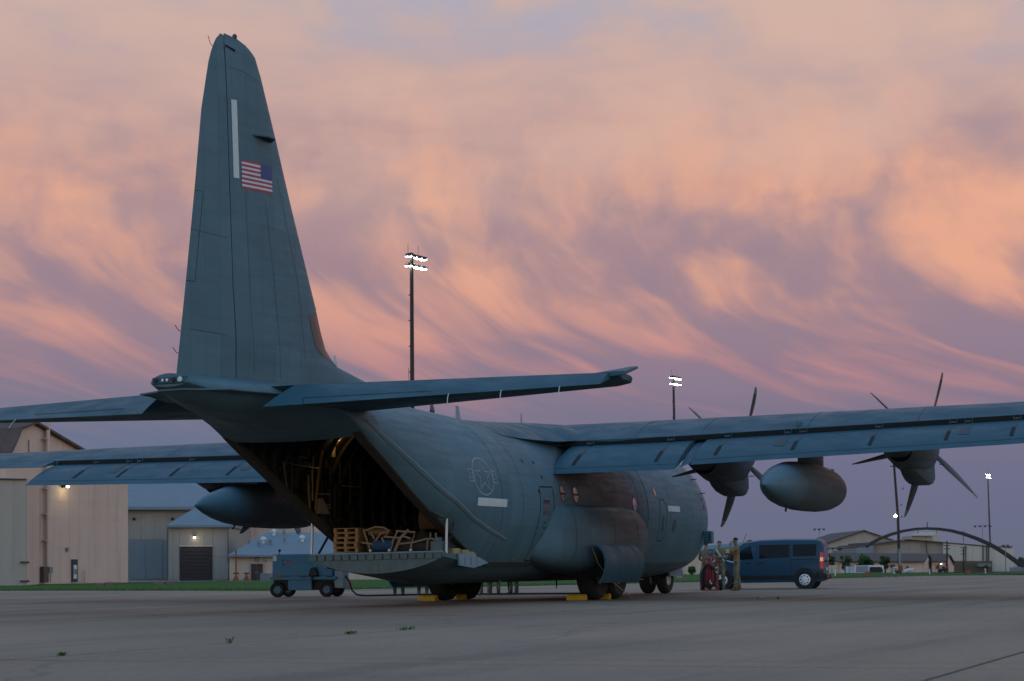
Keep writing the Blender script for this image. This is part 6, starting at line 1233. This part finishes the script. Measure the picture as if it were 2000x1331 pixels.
b = MB(); b.box((w_*.74, -.3, .5), (2.2, .4, .7)); b.build('step', MAT['black'], e)
for x in (.35, .45): wheel('wheel', (w_*x, .1, .36), .36, .2, .18, 'rim', e)
e, w_, h = boxcar('utility_cabinet', 'white utility cabinet at the foot of the dark pole', 'cabinet', 1745, 1753, 1108, 260, 'white_paint', [('door', .1, .9, .2, .9, 'trim_grey')], .5)
for k, px in enumerate((1771, 1775.5, 1780)):
    b = MB(); b.lathe([(.05, -.5), (.3, -.45), (.3, .45), (.05, .5)], 10, T=Matrix.Translation(PG(px, 370, .45)) @ Matrix.Rotation(R(60), 4, 'X')); tag(b.build('white_cylinder', MAT['white_paint'], smooth=40), ('left', 'middle', 'right')[k] + ' of three white cylinders lying before the house', 'cylinder', 'white cylinders by the house')
def car(px, d, lab, name, m, L_, prof, glass, wheels, heading=1, cat='car', lights=None):
    e = empty(name, PG(px, d), yaw-R(90), lab, cat); b = MB(); b.prism([(x, z) for x, z in prof], 1, 0, 1.85); b.build('body', MAT[m], e, bevel=.06)
    for g_ in glass: b = MB(); b.prism(g_, 1, -.012, .0); b.build('window', MAT['car_glass'], e)
    for x in wheels:
        for y in (.08, 1.77): wheel('wheel', (x, y, .37), .37, .24, .2, 'rim', e)
    for x, z, mm in lights or (): b = MB(); b.box((x, .05, z), (.14, .2, .22)); b.build('lamp', MAT[mm], e)
car(1904, 470, 'white pickup truck parked before the beige wall', 'pickup_truck', 'white_paint', 5.8, [(0, .45), (.1, 1.08), (2.35, 1.08), (2.55, 1.85), (3.75, 1.88), (4.35, 1.15), (5.6, 1.05), (5.75, .5), (5.5, .4), (.2, .4)], ([(2.75, 1.2), (3.15, 1.2), (3.15, 1.72), (2.85, 1.72)], [(3.22, 1.2), (4.05, 1.2), (3.68, 1.74), (3.22, 1.74)]), (1.15, 4.75), cat='truck', lights=((.04, .9, 'tail_red'), (5.66, .85, 'lamp_bulb')))
car(1896, 500, 'dark low car left of the white pickup', 'parked_car', 'car_black', 4.4, [(0, .4), (0, .95), (.5, 1.35), (1.9, 1.4), (2.7, 1.0), (3.9, .85), (4.1, .4)], ([(.6, .98), (1.25, .98), (1.25, 1.3), (.75, 1.3)], [(1.32, .98), (2.4, .98), (1.85, 1.32), (1.32, 1.32)]), (.8, 3.2))
car(1878, 500, 'dark tall car between the line pole and the low car', 'parked_car', 'car_black', 4.4, [(0, .4), (0, 1.0), (.25, 1.65), (1.3, 1.68), (1.55, 1.0), (1.6, .4)], ([(.2, 1.0), (1.4, 1.0), (1.2, 1.55), (.35, 1.55)],), (.35, 1.25))
fk = empty('forklift', PG(1834, 372), yaw-R(90), 'small red and black forklift before the brown-roofed house', 'forklift'); b = MB(); b.b2((.05, 0, .3), (1.75, 1.1, .75)); b.build('chassis', MAT['black'], fk, bevel=.05); b = MB(); b.b2((1.1, .05, .7), (1.85, 1.05, 1.05)); b.build('counterweight', MAT['marker_orange'], fk, bevel=.08)
for x in (.45, 1.35):
    for y in (.06, 1.0): b = MB(); b.tube([(x, y, .7), (x+.05, y, 1.95)], .035, 6); b.build('guard_post', MAT['black'], fk)
    for y in (.05, 1.05): wheel('wheel', (x, y, .28), .28, .2, .14, 'rim_blue', fk)
b = MB(); b.b2((.40, 0, 1.92), (1.45, 1.1, 1.99)); b.build('roof_guard', MAT['black'], fk); b = MB(); b.b2((.0, .2, .1), (.10, .9, 1.7)); b.build('mast', MAT['black'], fk); b = MB(); b.b2((.75, .3, .75), (1.1, .8, 1.2)); b.build('seat', MAT['black'], fk, bevel=.05)
fn = empty('picket_fence', label='grey-blue panel fence at the right edge of the field', cat='fence'); 
for k in range(12): x = 1972+4.2*k; part('panel', 'fence_grey', fn, [PG(x, 400), PG(x+3.7, 400), P(x+3.7, 1108.5, 400), P(x, 1108.5, 400)], FW*.1)
for x, d, lab in ((1815.5, 190, 'small white post on the grass before the brown-roofed houses'), (1924.5, 200, 'small white post on the grass below the pickup'), (1631, 160, 'small white post on the grass just right of the van')):
    b = MB(); b.tube([PG(x, d), PG(x, d, .42)], .05, 8); b.box(PG(x, d, .46), (.14, .14, .1)); tag(b.build('edge_post', MAT['white_paint']), lab, 'post', 'white edge posts')
# equipment pedestal seen past the nose wheel
e = empty('service_pedestal', PG(1327, 128), yaw-R(90), 'grey service pedestal on the grass behind the nose wheel', 'pedestal'); b = MB(); b.b2((-.16, -.1, 0), (.16, .1, .85)); b.build('post', MAT['trim_grey'], e, bevel=.02); b = MB(); b.b2((-.28, -.12, .8), (.3, .12, 1.05)); b.build('head', MAT['cart_grey'], e, bevel=.02); b = MB(); b.b2((-.3, -.3, 0), (.45, .3, .14)); b.build('footing', MAT['concrete_block'], e)
